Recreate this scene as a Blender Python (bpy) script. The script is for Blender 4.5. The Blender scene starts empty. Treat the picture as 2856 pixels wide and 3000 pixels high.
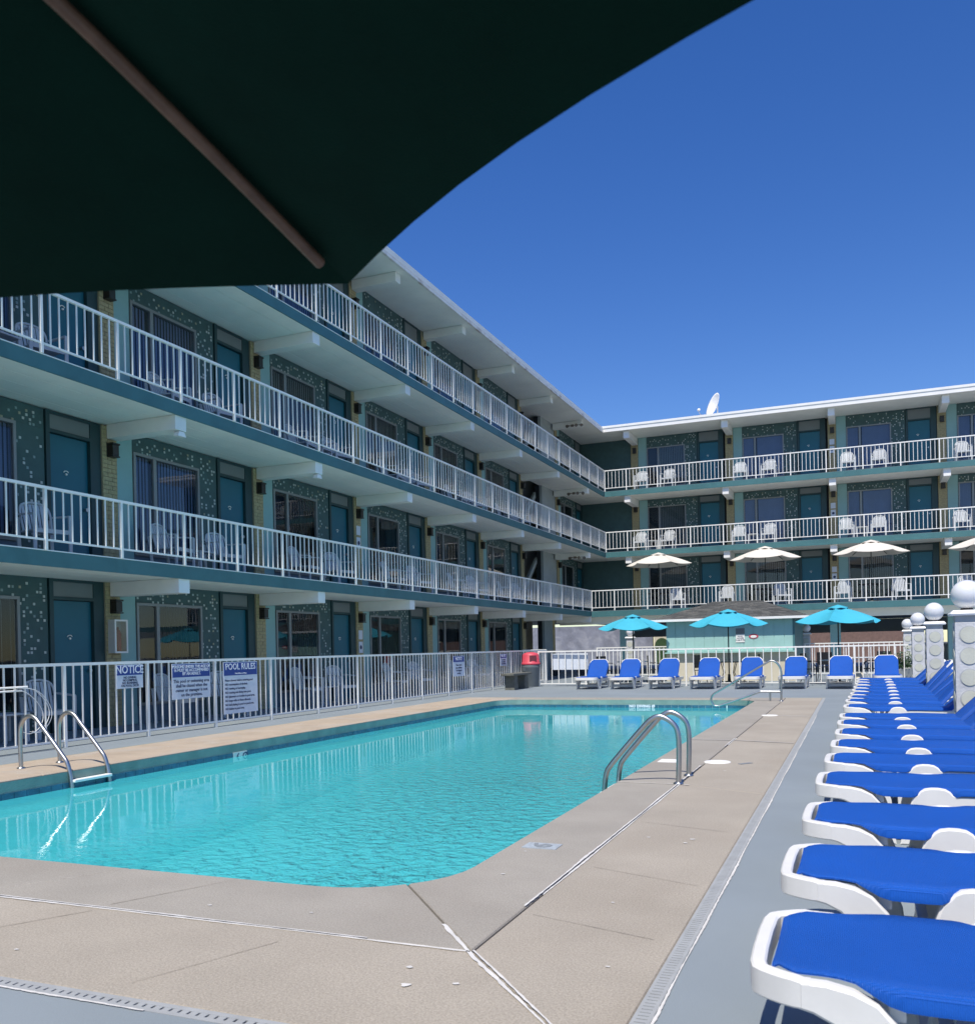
import bpy, math, random
from mathutils import Vector, Matrix
from mathutils.geometry import tessellate_polygon
R_ = math.radians
random.seed(7)
S = bpy.context.scene
COL = S.collection

# ------------------------------------------------------------------ camera, light, exposure
cam_d = bpy.data.cameras.new('camera'); cam = bpy.data.objects.new('camera', cam_d); COL.objects.link(cam)
S.camera = cam
cam_d.sensor_fit = 'HORIZONTAL'; cam_d.sensor_width = 36.0; cam_d.lens = 36 * 2639.72 / 2856
cam_d.shift_y = (1909.15 - 1500) / 2856
cam_d.clip_start = 0.02; cam_d.clip_end = 2000
F_ = Vector((-0.37894931, 0.92541273, -0.00294898)); X_ = Vector((0.92523507, 0.37880945, -0.02105878)); U_ = Vector((0.01837096, 0.01070871, 0.99977389))
EYE = Vector((0, 0, 1.2279))
cam.matrix_world = Matrix((( X_.x, U_.x, -F_.x, EYE.x), (X_.y, U_.y, -F_.y, EYE.y), (X_.z, U_.z, -F_.z, EYE.z), (0, 0, 0, 1)))
cam_d.dof.use_dof = True; cam_d.dof.focus_distance = 13.0; cam_d.dof.aperture_fstop = 7.5

SUN_EL = R_(62)
world = bpy.data.worlds.new('World'); S.world = world; world.use_nodes = True
wn = world.node_tree; wn.nodes.clear()
sky = wn.nodes.new('ShaderNodeTexSky'); sky.sky_type = 'NISHITA'; sky.sun_disc = False
sky.sun_elevation = SUN_EL; sky.sun_rotation = R_(176); sky.air_density = 1.0; sky.dust_density = 0.25; sky.ozone_density = 3.2; sky.altitude = 0
bg = wn.nodes.new('ShaderNodeBackground'); bg.inputs[1].default_value = 0.125
wo = wn.nodes.new('ShaderNodeOutputWorld')
hs = wn.nodes.new('ShaderNodeHueSaturation'); hs.inputs['Saturation'].default_value = 1.32; hs.inputs['Hue'].default_value = 0.516
wn.links.new(sky.outputs[0], hs.inputs['Color']); wn.links.new(hs.outputs[0], bg.inputs[0]); wn.links.new(bg.outputs[0], wo.inputs[0])
sl = bpy.data.lights.new('sun', 'SUN'); sl.energy = 4.2; sl.angle = R_(0.53); sl.color = (1.0, 0.95, 0.87)
so = bpy.data.objects.new('sun', sl); COL.objects.link(so)
sd = Vector((-0.035, 0.47, -0.88)).normalized()
so.rotation_euler = sd.to_track_quat('-Z', 'Y').to_euler()
S.view_settings.view_transform = 'Standard'; S.view_settings.look = 'None'
S.view_settings.exposure = 0.25; S.view_settings.gamma = 1.0; S.view_settings.use_curve_mapping = False
S.render.engine = 'CYCLES'
S.cycles.max_bounces = 10; S.cycles.diffuse_bounces = 6; S.cycles.transparent_max_bounces = 12

# ------------------------------------------------------------------ materials
M = {}
def mat(name, col, rough=0.6, var=0.10, scale=2.5, bump=0.0, bscale=80.0, metal=0.0, spec=0.5, speck=0.0, speckscale=300.0, coat=0.0, stain=None):
    m = bpy.data.materials.new(name); m.use_nodes = True; M[name] = m
    nt = m.node_tree; n = nt.nodes; L = nt.links
    b = n['Principled BSDF']
    b.inputs['Roughness'].default_value = rough; b.inputs['Metallic'].default_value = metal
    b.inputs['Specular IOR Level'].default_value = spec
    if coat: b.inputs['Coat Weight'].default_value = coat
    tc = n.new('ShaderNodeTexCoord')
    ge = n.new('ShaderNodeNewGeometry')
    nz = n.new('ShaderNodeTexNoise'); nz.inputs['Scale'].default_value = scale; nz.inputs['Detail'].default_value = 8; nz.inputs['Roughness'].default_value = 0.62
    L.new(ge.outputs['Position'], nz.inputs['Vector'])
    cr = n.new('ShaderNodeMix'); cr.data_type = 'RGBA'
    lo = [c * (1 - var) for c in col]; hi = [min(1, c * (1 + var)) for c in col]
    mr = n.new('ShaderNodeMapRange'); mr.inputs[1].default_value = 0.3; mr.inputs[2].default_value = 0.7
    L.new(nz.outputs[0], mr.inputs[0]); L.new(mr.outputs[0], cr.inputs[0])
    cr.inputs[6].default_value = (*lo, 1); cr.inputs[7].default_value = (*hi, 1)
    out = cr.outputs[2]
    if stain:
        s2 = n.new('ShaderNodeTexNoise'); s2.inputs['Scale'].default_value = stain[1]; s2.inputs['Detail'].default_value = 6; s2.inputs['Distortion'].default_value = 0.6
        L.new(ge.outputs['Position'], s2.inputs['Vector'])
        m2 = n.new('ShaderNodeMapRange'); m2.inputs[1].default_value = 0.5; m2.inputs[2].default_value = 0.78; m2.inputs[4].default_value = stain[2]
        L.new(s2.outputs[0], m2.inputs[0])
        x2 = n.new('ShaderNodeMix'); x2.data_type = 'RGBA'; L.new(m2.outputs[0], x2.inputs[0]); L.new(out, x2.inputs[6]); x2.inputs[7].default_value = (*stain[0], 1)
        out = x2.outputs[2]
    if speck:
        sp = n.new('ShaderNodeTexNoise'); sp.inputs['Scale'].default_value = speckscale; sp.inputs['Detail'].default_value = 3
        L.new(ge.outputs['Position'], sp.inputs['Vector'])
        m3 = n.new('ShaderNodeMapRange'); m3.inputs[1].default_value = 0.3; m3.inputs[2].default_value = 0.7; m3.inputs[3].default_value = 1 - speck; m3.inputs[4].default_value = 1 + speck
        L.new(sp.outputs[0], m3.inputs[0])
        x3 = n.new('ShaderNodeVectorMath'); x3.operation = 'SCALE'; L.new(out, x3.inputs[0]); L.new(m3.outputs[0], x3.inputs['Scale'])
        out = x3.outputs[0]
    L.new(out, b.inputs['Base Color'])
    if bump:
        bn = n.new('ShaderNodeTexNoise'); bn.inputs['Scale'].default_value = bscale; bn.inputs['Detail'].default_value = 4
        L.new(ge.outputs['Position'], bn.inputs['Vector'])
        bp = n.new('ShaderNodeBump'); bp.inputs['Strength'].default_value = bump; bp.inputs['Distance'].default_value = 0.01
        L.new(bn.outputs[0], bp.inputs['Height']); L.new(bp.outputs[0], b.inputs['Normal'])
    return m

mat('concrete', (0.358, 0.316, 0.254), 0.85, 0.10, 1.1, 0.25, 160, speck=0.20, speckscale=110, stain=((0.305, 0.262, 0.205), 0.7, 0.8))
mat('concrete_inner', (0.325, 0.297, 0.250), 0.85, 0.10, 1.4, 0.25, 160, speck=0.18, speckscale=110, stain=((0.285, 0.255, 0.212), 0.9, 0.8))
mat('coping_tan', (0.410, 0.330, 0.245), 0.85, 0.13, 2.0, 0.2, 120, speck=0.12, speckscale=130, stain=((0.42, 0.40, 0.37), 1.1, 0.8))
mat('deck_paint', (0.228, 0.262, 0.278), 0.7, 0.05, 0.9, 0.12, 120, speck=0.05, speckscale=200, stain=((0.29, 0.33, 0.36), 0.5, 0.5))
mat('efflorescence', (0.620, 0.600, 0.560), 0.9, 0.12, 6)
mat('joint_dark', (0.17, 0.155, 0.135), 0.95, 0.2, 5)
mat('drain_plastic', (0.340, 0.350, 0.345), 0.7, 0.1, 9)
mat('gutter_paint', (0.80, 0.79, 0.75), 0.5, 0.08, 2, stain=((0.30, 0.17, 0.10), 2.2, 0.75))
mat('wall_grey', (0.34, 0.38, 0.38), 0.7, 0.08, 2)
mat('slate', (0.260, 0.310, 0.330), 0.8, 0.08, 3)
mat('crack', (0.295, 0.258, 0.208), 0.95, 0.1, 9)
mat('drain_slot', (0.20, 0.20, 0.19), 0.9, 0.1, 5)
mat('asphalt', (0.07, 0.07, 0.07), 0.9, 0.15, 1.2, 0.2, 60)
mat('white_paint', (0.860, 0.840, 0.790), 0.45, 0.05, 2.5, 0.08, 60)
mat('soffit_paint', (0.860, 0.850, 0.780), 0.6, 0.07, 0.8, 0.12, 30, stain=((0.70, 0.74, 0.72), 0.6, 0.5))
mat('rail_white', (0.880, 0.860, 0.800), 0.35, 0.05, 6, 0.1, 40)
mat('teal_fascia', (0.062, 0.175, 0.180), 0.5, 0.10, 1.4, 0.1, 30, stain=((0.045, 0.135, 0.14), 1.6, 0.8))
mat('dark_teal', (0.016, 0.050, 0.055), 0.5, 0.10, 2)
mat('mosaic_green', (0.042, 0.094, 0.095), 0.55, 0.16, 4, 0.2, 50)
mat('chip_white', (0.470, 0.500, 0.480), 0.35, 0.1, 8)
mat('chip_grey', (0.220, 0.300, 0.300), 0.35, 0.15, 8)
mat('chip_gold', (0.340, 0.330, 0.240), 0.35, 0.15, 8)
mat('aqua_panel', (0.250, 0.430, 0.420), 0.55, 0.05, 2, 0.06, 40)
mat('sill_panel', (0.11, 0.17, 0.23), 0.6, 0.06, 2)
mat('door_blue', (0.006, 0.115, 0.165), 0.42, 0.06, 2, 0.04, 40)
mat('transom_grey', (0.17, 0.19, 0.19), 0.5, 0.05, 2)
mat('brick_yellow', (0.400, 0.335, 0.185), 0.8, 0.22, 14, 0.3, 90, speck=0.1, speckscale=60)
mat('mortar', (0.27, 0.25, 0.17), 0.9, 0.1, 6)
mat('window_frame', (0.24, 0.25, 0.25), 0.4, 0.05, 4, metal=0.3)
mat('blinds_violet', (0.235, 0.275, 0.440), 0.7, 0.06, 3)
mat('blinds_grey', (0.240, 0.270, 0.270), 0.7, 0.06, 3)
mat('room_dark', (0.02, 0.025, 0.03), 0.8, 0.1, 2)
mat('lamp_black', (0.02, 0.018, 0.016), 0.4, 0.1, 5)
mat('lamp_brown', (0.05, 0.035, 0.025), 0.5, 0.1, 5)
mat('chair_white', (0.530, 0.550, 0.550), 0.4, 0.04, 5)
mat('lounger_white', (0.760, 0.740, 0.690), 0.38, 0.05, 5, 0.04, 60)
mat('steel', (0.47, 0.47, 0.46), 0.36, 0.08, 12, 0.05, 60, metal=1.0)
mat('globe_white', (0.700, 0.700, 0.700), 0.25, 0.06, 3, coat=0.3)
mat('pillar_stucco', (0.540, 0.540, 0.535), 0.8, 0.14, 6, 0.5, 30, stain=((0.62, 0.62, 0.62), 7, 0.6))
mat('disc_cream', (0.530, 0.530, 0.440), 0.7, 0.08, 6, 0.2, 60)
mat('disc_ring', (0.420, 0.430, 0.420), 0.8, 0.1, 6)
mat('cyan_cloth', (0.045, 0.400, 0.520), 0.75, 0.05, 3, 0.1, 200)
mat('beige_cloth', (0.66, 0.61, 0.53), 0.8, 0.05, 3, 0.1, 200)
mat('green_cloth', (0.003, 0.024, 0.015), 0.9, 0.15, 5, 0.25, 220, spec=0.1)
mat('rib_wood', (0.170, 0.100, 0.060), 0.5, 0.3, 18, 0.1, 40)
mat('pole_dark', (0.015, 0.03, 0.032), 0.4, 0.1, 5)
mat('red_plastic', (0.62, 0.07, 0.10), 0.5, 0.08, 5)
mat('red_dark', (0.16, 0.03, 0.04), 0.5, 0.08, 5)
mat('can_grey', (0.12, 0.14, 0.15), 0.6, 0.08, 4)
mat('bench_stone', (0.13, 0.13, 0.11), 0.9, 0.25, 8, 0.4, 60)
mat('sign_white', (0.660, 0.700, 0.760), 0.5, 0.04, 6)
mat('sign_blue', (0.018, 0.055, 0.27), 0.5, 0.05, 6)
mat('ink', (0.03, 0.045, 0.11), 0.6, 0.1, 9)
mat('ink_white', (0.80, 0.82, 0.85), 0.6, 0.05, 9)
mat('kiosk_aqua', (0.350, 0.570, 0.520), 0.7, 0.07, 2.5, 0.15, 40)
mat('cream_wall', (0.62, 0.56, 0.42), 0.8, 0.07, 2, 0.1, 30)
mat('shingle_a', (0.115, 0.115, 0.105), 0.9, 0.2, 12, 0.4, 60)
mat('shingle_b', (0.085, 0.085, 0.08), 0.9, 0.2, 12, 0.4, 60)
mat('shingle_c', (0.15, 0.145, 0.13), 0.9, 0.2, 12, 0.4, 60)
mat('brick_red', (0.220, 0.145, 0.130), 0.85, 0.18, 8, 0.3, 40)
mat('tile_blue', (0.03, 0.13, 0.20), 0.22, 0.35, 9)
mat('tile_faded', (0.36, 0.40, 0.42), 0.6, 0.2, 30)
mat('tile_white', (0.6, 0.63, 0.6), 0.3, 0.1, 9)
mat('pool_coping', (0.200, 0.300, 0.265), 0.75, 0.2, 2.2, 0.3, 50, stain=((0.10, 0.20, 0.18), 3, 0.7))
mat('patio_black', (0.012, 0.012, 0.014), 0.5, 0.1, 5)
mat('leaf', (0.035, 0.075, 0.025), 0.6, 0.3, 7)
mat('planter_grey', (0.22, 0.24, 0.25), 0.8, 0.1, 5)
mat('wall_tree_shade', (0.240, 0.250, 0.300), 0.8, 0.25, 1.6, stain=((0.46, 0.46, 0.50), 1.4, 0.9))  # white wall; tree shadows and lit patches painted into its mottled colour
mat('floodlight', (0.16, 0.13, 0.10), 0.5, 0.1, 6)
mat('red_can', (0.35, 0.03, 0.05), 0.4, 0.05, 5)
mat('box_white', (0.55, 0.55, 0.52), 0.5, 0.05, 5)

def sling_mat():
    m = mat('sling_blue', (0.005, 0.088, 0.43), 0.55, 0.10, 1.3, spec=0.35, speck=0.10, speckscale=260)
    nt = m.node_tree; n = nt.nodes; L = nt.links; b = n['Principled BSDF']
    tc = n.new('ShaderNodeTexCoord')
    w1 = n.new('ShaderNodeTexWave'); w1.inputs['Scale'].default_value = 60; w1.bands_direction = 'X'
    w2 = n.new('ShaderNodeTexWave'); w2.inputs['Scale'].default_value = 60; w2.bands_direction = 'Y'
    L.new(tc.outputs['Object'], w1.inputs[0]); L.new(tc.outputs['Object'], w2.inputs[0])
    a = n.new('ShaderNodeMath'); a.operation = 'ADD'; L.new(w1.outputs[1], a.inputs[0]); L.new(w2.outputs[1], a.inputs[1])
    nz = n.new('ShaderNodeTexNoise'); nz.inputs['Scale'].default_value = 5; nz.inputs['Detail'].default_value = 3
    L.new(tc.outputs['Object'], nz.inputs[0])
    a2 = n.new('ShaderNodeMath'); a2.operation = 'MULTIPLY_ADD'; L.new(nz.outputs[0], a2.inputs[0]); a2.inputs[1].default_value = 6; L.new(a.outputs[0], a2.inputs[2])
    bp = n.new('ShaderNodeBump'); bp.inputs['Strength'].default_value = 0.7; bp.inputs['Distance'].default_value = 0.002
    L.new(a2.outputs[0], bp.inputs['Height']); L.new(bp.outputs[0], b.inputs['Normal'])
sling_mat()

def glass_mat():
    m = bpy.data.materials.new('window_glass'); m.use_nodes = True; M['window_glass'] = m
    nt = m.node_tree; n = nt.nodes; L = nt.links; n.clear()
    o = n.new('ShaderNodeOutputMaterial'); mx = n.new('ShaderNodeMixShader'); t = n.new('ShaderNodeBsdfTransparent'); g = n.new('ShaderNodeBsdfGlossy')
    t.inputs[0].default_value = (0.80, 0.84, 0.86, 1); g.inputs['Roughness'].default_value = 0.015
    g.inputs[0].default_value = (0.95, 0.97, 1, 1)
    fr = n.new('ShaderNodeFresnel'); fr.inputs[0].default_value = 1.5
    ge = n.new('ShaderNodeNewGeometry')
    nz = n.new('ShaderNodeTexNoise'); nz.inputs['Scale'].default_value = 1.4
    L.new(ge.outputs['Position'], nz.inputs[0])
    bp = n.new('ShaderNodeBump'); bp.inputs['Strength'].default_value = 0.03; bp.inputs['Distance'].default_value = 0.02
    L.new(nz.outputs[0], bp.inputs['Height']); L.new(bp.outputs[0], g.inputs['Normal'])
    fb = n.new('ShaderNodeMath'); fb.operation = 'SUBTRACT'; fb.inputs[0].default_value = 1.0; L.new(ge.outputs['Backfacing'], fb.inputs[1])
    fm = n.new('ShaderNodeMath'); fm.operation = 'MULTIPLY'; L.new(fr.outputs[0], fm.inputs[0]); L.new(fb.outputs[0], fm.inputs[1])
    L.new(fm.outputs[0], mx.inputs[0]); L.new(t.outputs[0], mx.inputs[1]); L.new(g.outputs[0], mx.inputs[2]); L.new(mx.outputs[0], o.inputs[0])
glass_mat()

def water_mat():
    m = bpy.data.materials.new('water'); m.use_nodes = True; M['water'] = m
    nt = m.node_tree; n = nt.nodes; L = nt.links; n.clear()
    o = n.new('ShaderNodeOutputMaterial')
    ge = n.new('ShaderNodeNewGeometry')
    mp = n.new('ShaderNodeMapping'); mp.inputs['Scale'].default_value = (1.0, 1.0, 1); L.new(ge.outputs['Position'], mp.inputs[0])
    # patches of ruffled and calm water
    pn = n.new('ShaderNodeTexNoise'); pn.inputs['Scale'].default_value = 0.28; pn.inputs['Detail'].default_value = 2
    L.new(ge.outputs['Position'], pn.inputs[0])
    sx = n.new('ShaderNodeSeparateXYZ'); L.new(ge.outputs['Position'], sx.inputs[0])
    ruf = n.new('ShaderNodeMapRange'); ruf.inputs[1].default_value = -5.9; ruf.inputs[2].default_value = -3.2; ruf.inputs[3].default_value = 0.05; ruf.inputs[4].default_value = 1.0
    L.new(sx.outputs[0], ruf.inputs[0])
    rufy = n.new('ShaderNodeMapRange'); rufy.inputs[1].default_value = 11; rufy.inputs[2].default_value = 19; rufy.inputs[3].default_value = 1.0; rufy.inputs[4].default_value = 0.05
    L.new(sx.outputs[1], rufy.inputs[0])
    pm = n.new('ShaderNodeMapRange'); pm.inputs[1].default_value = 0.35; pm.inputs[2].default_value = 0.65; pm.inputs[3].default_value = 0.45; pm.inputs[4].default_value = 1.0
    L.new(pn.outputs[0], pm.inputs[0])
    m1 = n.new('ShaderNodeMath'); m1.operation = 'MULTIPLY'; L.new(ruf.outputs[0], m1.inputs[0]); L.new(rufy.outputs[0], m1.inputs[1])
    m2 = n.new('ShaderNodeMath'); m2.operation = 'MULTIPLY'; L.new(m1.outputs[0], m2.inputs[0]); L.new(pm.outputs[0], m2.inputs[1])
    nz = n.new('ShaderNodeTexNoise'); nz.inputs['Scale'].default_value = 10.0; nz.inputs['Detail'].default_value = 3; nz.inputs['Roughness'].default_value = 0.55; nz.inputs['Distortion'].default_value = 0.3
    L.new(mp.outputs[0], nz.inputs[0])
    nb = n.new('ShaderNodeTexNoise'); nb.inputs['Scale'].default_value = 2.6; nb.inputs['Detail'].default_value = 1
    L.new(mp.outputs[0], nb.inputs[0])
    hh = n.new('ShaderNodeMath'); hh.operation = 'MULTIPLY'; L.new(nz.outputs[0], hh.inputs[0]); L.new(m2.outputs[0], hh.inputs[1])
    h2 = n.new('ShaderNodeMath'); h2.operation = 'MULTIPLY_ADD'; L.new(nb.outputs[0], h2.inputs[0]); h2.inputs[1].default_value = 0.10; L.new(hh.outputs[0], h2.inputs[2])
    bp = n.new('ShaderNodeBump'); bp.inputs['Strength'].default_value = 1.0; bp.inputs['Distance'].default_value = 0.011
    L.new(h2.outputs[0], bp.inputs['Height'])
    bq = n.new('ShaderNodeBump'); bq.inputs['Strength'].default_value = 1.0; bq.inputs['Distance'].default_value = 0.32
    L.new(h2.outputs[0], bq.inputs['Height'])
    t = n.new('ShaderNodeBsdfTransparent'); t.inputs[0].default_value = (0.55, 0.92, 0.93, 1)
    d = n.new('ShaderNodeBsdfDiffuse'); d.inputs[0].default_value = (0.07, 0.62, 0.68, 1); L.new(bq.outputs[0], d.inputs['Normal'])
    body = n.new('ShaderNodeMixShader'); body.inputs[0].default_value = 0.68; L.new(t.outputs[0], body.inputs[1]); L.new(d.outputs[0], body.inputs[2])
    g = n.new('ShaderNodeBsdfGlossy'); g.inputs['Roughness'].default_value = 0.01; L.new(bp.outputs[0], g.inputs['Normal'])
    fr = n.new('ShaderNodeFresnel'); fr.inputs[0].default_value = 1.33; L.new(bp.outputs[0], fr.inputs['Normal'])
    mx = n.new('ShaderNodeMixShader'); L.new(fr.outputs[0], mx.inputs[0]); L.new(body.outputs[0], mx.inputs[1]); L.new(g.outputs[0], mx.inputs[2])
    L.new(mx.outputs[0], o.inputs[0])
water_mat()
mat('pool_plaster', (0.62, 0.84, 0.82), 0.8, 0.06, 1.2)

# ------------------------------------------------------------------ mesh helpers
class MB:
    def __init__(s): s.v = []; s.f = []; s.m = []; s.cur = 0; s.sm = []; s.smooth = False
    def add(s, vs, fs):
        o = len(s.v); s.v += [tuple(v) for v in vs]
        for f in fs: s.f.append([o + i for i in f]); s.m.append(s.cur); s.sm.append(s.smooth)
        return s
    def box(s, x0, x1, y0, y1, z0, z1):
        if x0 > x1: x0, x1 = x1, x0
        if y0 > y1: y0, y1 = y1, y0
        v = [(x0, y0, z0), (x1, y0, z0), (x1, y1, z0), (x0, y1, z0), (x0, y0, z1), (x1, y0, z1), (x1, y1, z1), (x0, y1, z1)]
        return s.add(v, [(0, 3, 2, 1), (4, 5, 6, 7), (0, 1, 5, 4), (1, 2, 6, 5), (2, 3, 7, 6), (3, 0, 4, 7)])
    def cyl(s, a, b, r0, r1=None, n=12, smooth=True, caps=True):
        a = Vector(a); b = Vector(b); r1 = r0 if r1 is None else r1
        d = (b - a).normalized(); u = d.orthogonal().normalized(); w = d.cross(u)
        vs = []
        for c, r in ((a, r0), (b, r1)):
            for i in range(n):
                t = 2 * math.pi * i / n; vs.append(c + u * (r * math.cos(t)) + w * (r * math.sin(t)))
        old = s.smooth; s.smooth = smooth
        s.add(vs, [(i, (i + 1) % n, n + (i + 1) % n, n + i) for i in range(n)])
        s.smooth = False
        if caps:
            s.add(vs, [tuple(range(n - 1, -1, -1)), tuple(range(n, 2 * n))])
        s.smooth = old
        return s
    def tube(s, pts, r, n=10):
        pts = [Vector(p) for p in pts]; k = len(pts); rings = []
        prev = None
        for i, p in enumerate(pts):
            d = (pts[min(i + 1, k - 1)] - pts[max(i - 1, 0)]).normalized()
            if prev is None: u = d.orthogonal().normalized()
            else: u = (prev - d * prev.dot(d)).normalized()
            prev = u; w = d.cross(u)
            rings.append([p + u * (r * math.cos(2 * math.pi * j / n)) + w * (r * math.sin(2 * math.pi * j / n)) for j in range(n)])
        vs = [v for q in rings for v in q]
        fs = [(i * n + j, i * n + (j + 1) % n, (i + 1) * n + (j + 1) % n, (i + 1) * n + j) for i in range(k - 1) for j in range(n)]
        old = s.smooth; s.smooth = True; s.add(vs, fs); s.smooth = False
        s.add(vs, [tuple(range(n - 1, -1, -1)), tuple((k - 1) * n + j for j in range(n))]); s.smooth = old
        return s
    def lathe(s, prof, n=24, c=(0, 0, 0), smooth=True):
        vs = []; k = len(prof)
        for r, z in prof:
            for j in range(n):
                t = 2 * math.pi * j / n; vs.append((c[0] + r * math.cos(t), c[1] + r * math.sin(t), c[2] + z))
        fs = [(i * n + j, i * n + (j + 1) % n, (i + 1) * n + (j + 1) % n, (i + 1) * n + j) for i in range(k - 1) for j in range(n)]
        old = s.smooth; s.smooth = smooth; s.add(vs, fs); s.smooth = False
        s.add(vs, [tuple(range(n - 1, -1, -1)), tuple((k - 1) * n + j for j in range(n))]); s.smooth = old
        return s
    def prism(s, poly, z0, z1, axis='z', c=0.0):
        """extrude a 2D polygon; axis 'z': (x,y) ; axis 'y': poly=(x,z) extruded along y"""
        ar = sum(poly[i][0] * poly[(i + 1) % len(poly)][1] - poly[(i + 1) % len(poly)][0] * poly[i][1] for i in range(len(poly)))
        if ar < 0: poly = poly[::-1]
        n = len(poly)
        def off(q, d):
            if not d: return q
            out = []
            for i in range(n):
                p0 = Vector(q[i - 1]); p1 = Vector(q[i]); p2 = Vector(q[(i + 1) % n])
                a = (p1 - p0).normalized(); b = (p2 - p1).normalized()
                na = Vector((-a.y, a.x)); nb = Vector((-b.y, b.x)); m = (na + nb)
                if m.length < 1e-6: m = na
                m = m.normalized(); k = 1 / max(0.5, m.dot(na)); out.append(tuple(p1 + m * d * k))
            return out
        levels = [(z0, off(poly, c)), (z0 + c, poly), (z1 - c, poly), (z1, off(poly, c))] if c else [(z0, poly), (z1, poly)]
        vs = []
        for z, q in levels:
            for p in q: vs.append((p[0], p[1], z) if axis == 'z' else (p[0], z, p[1]))
        fs = []
        for i in range(len(levels) - 1):
            for j in range(n):
                q = (i * n + j, i * n + (j + 1) % n, (i + 1) * n + (j + 1) % n, (i + 1) * n + j)
                fs.append(q if axis == 'z' else q[::-1])
        tri = tessellate_polygon([[Vector((p[0], p[1], 0)) for p in poly]])
        top = (len(levels) - 1) * n
        for t in tri:
            a, b, c_ = t
            pa, pb, pc = poly[a], poly[b], poly[c_]
            ccw = (pb[0] - pa[0]) * (pc[1] - pa[1]) - (pc[0] - pa[0]) * (pb[1] - pa[1]) > 0
            if not ccw: b, c_ = c_, b
            if axis == 'z': fs += [(top + a, top + b, top + c_), (c_, b, a)]
            else: fs += [(top + c_, top + b, top + a), (a, b, c_)]
        return s.add(vs, fs)
    def mesh(s, name, mats):
        me = bpy.data.meshes.new(name); me.from_pydata(s.v, [], s.f)
        for m in (mats if isinstance(mats, (list, tuple)) else [mats]): me.materials.append(M[m])
        me.polygons.foreach_set('material_index', s.m); me.polygons.foreach_set('use_smooth', s.sm)
        me.update(); return me

def link(name, me, parent=None, loc=(0, 0, 0), rot=(0, 0, 0), scale=None):
    o = bpy.data.objects.new(name, me); COL.objects.link(o)
    o.location = loc; o.rotation_euler = rot
    if scale: o.scale = scale
    if parent: o.parent = parent
    return o
def part(name, mb, mats, parent, loc=(0, 0, 0), rot=(0, 0, 0), kind=None, bevel=0, label=None, smooth=0):
    me = mb.mesh(name, mats)
    if smooth:
        me.polygons.foreach_set('use_smooth', [True] * len(me.polygons)); me.set_sharp_from_angle(angle=R_(smooth))
    o = link(name, me, parent, loc, rot)
    if kind: o['kind'] = kind
    if label: o['label'] = label
    if bevel:
        b = o.modifiers.new('bevel', 'BEVEL'); b.width = bevel; b.segments = 2; b.limit_method = 'ANGLE'; b.angle_limit = R_(40)
    return o
def thing(name, label, cat, loc=(0, 0, 0), rot=(0, 0, 0), group=None):
    o = bpy.data.objects.new(name, None); COL.objects.link(o); o.location = loc; o.rotation_euler = rot
    o.empty_display_size = 0.1
    o['label'] = label; o['category'] = cat
    if group: o['group'] = group
    return o
def tag(o, label, cat, group=None):
    o['label'] = label; o['category'] = cat
    if group: o['group'] = group
    return o
def struct(name, mb, mats, **k):
    o = part(name, mb, mats, None, **k); o['kind'] = 'structure'; return o
def kids(o): return [c for c in ALLK.get(o.name, [])]
def copy_tree(o, loc=None, rot=None, parent=None, label=None, group=None, children=None):
    c = o.copy(); COL.objects.link(c)
    if parent is not None: c.parent = parent
    if loc is not None: c.location = loc
    if rot is not None: c.rotation_euler = rot
    if label: c['label'] = label
    if group: c['group'] = group
    for ch in list(o.children): copy_tree(ch, parent=c)
    return c
def bezier(pts, n=8):
    """smooth polyline through points (Catmull-Rom)"""
    P = [Vector(p) for p in pts]; out = []
    for i in range(len(P) - 1):
        p0 = P[max(i - 1, 0)]; p1 = P[i]; p2 = P[i + 1]; p3 = P[min(i + 2, len(P) - 1)]
        for k in range(n):
            t = k / n
            out.append(0.5 * ((2 * p1) + (p2 - p0) * t + (2 * p0 - 5 * p1 + 4 * p2 - p3) * t * t + (3 * p1 - p0 - 3 * p2 + p3) * t ** 3))
    out.append(P[-1]); return out
def text(name, body, size, mats, parent, loc, rot, sx=1.0, bold=0.0, align='CENTER', ls=1.0):
    cu = bpy.data.curves.new(name, 'FONT'); cu.body = body; cu.size = size; cu.align_x = align; cu.align_y = 'CENTER'
    cu.extrude = 0.0012; cu.offset = bold; cu.space_line = ls; cu.resolution_u = 2
    tmp = bpy.data.objects.new('t', cu); COL.objects.link(tmp)
    dg = bpy.context.evaluated_depsgraph_get(); dg.update()
    me = bpy.data.meshes.new_from_object(tmp.evaluated_get(dg)); bpy.data.objects.remove(tmp)
    me.materials.clear(); me.materials.append(M[mats]); me.name = name
    return link(name, me, parent, loc, rot, (sx, 1, 1))

# ------------------------------------------------------------------ ground, pool, deck
PX0, PX1, PY0, PY1, PR = -7.95, -2.03, 4.04, 20.35, 0.62
def arc(cx, cy, r, a0, a1, n=8): return [(cx + r * math.cos(R_(a0 + (a1 - a0) * i / n)), cy + r * math.sin(R_(a0 + (a1 - a0) * i / n))) for i in range(n + 1)]
def pool_outline(d=0.0, n=8):
    r = PR - d
    return (arc(PX0 + PR, PY0 + PR, r, 180, 270, n) + arc(PX1 - PR, PY0 + PR, r, 270, 360, n) +
            arc(PX1 - PR, PY1 - PR, r, 0, 90, n) + arc(PX0 + PR, PY1 - PR, r, 90, 180, n))
WZ = -0.19
g = MB()
def rect(mb, x0, x1, y0, y1, z): mb.add([(x0, y0, z), (x1, y0, z), (x1, y1, z), (x0, y1, z)], [(0, 1, 2, 3)])
for r in ((-400, -40, -300, 500), (40, 400, -300, 500), (-40, 40, -300, -14), (-40, 40, 62, 500)): rect(g, *r, -0.03)
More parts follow.
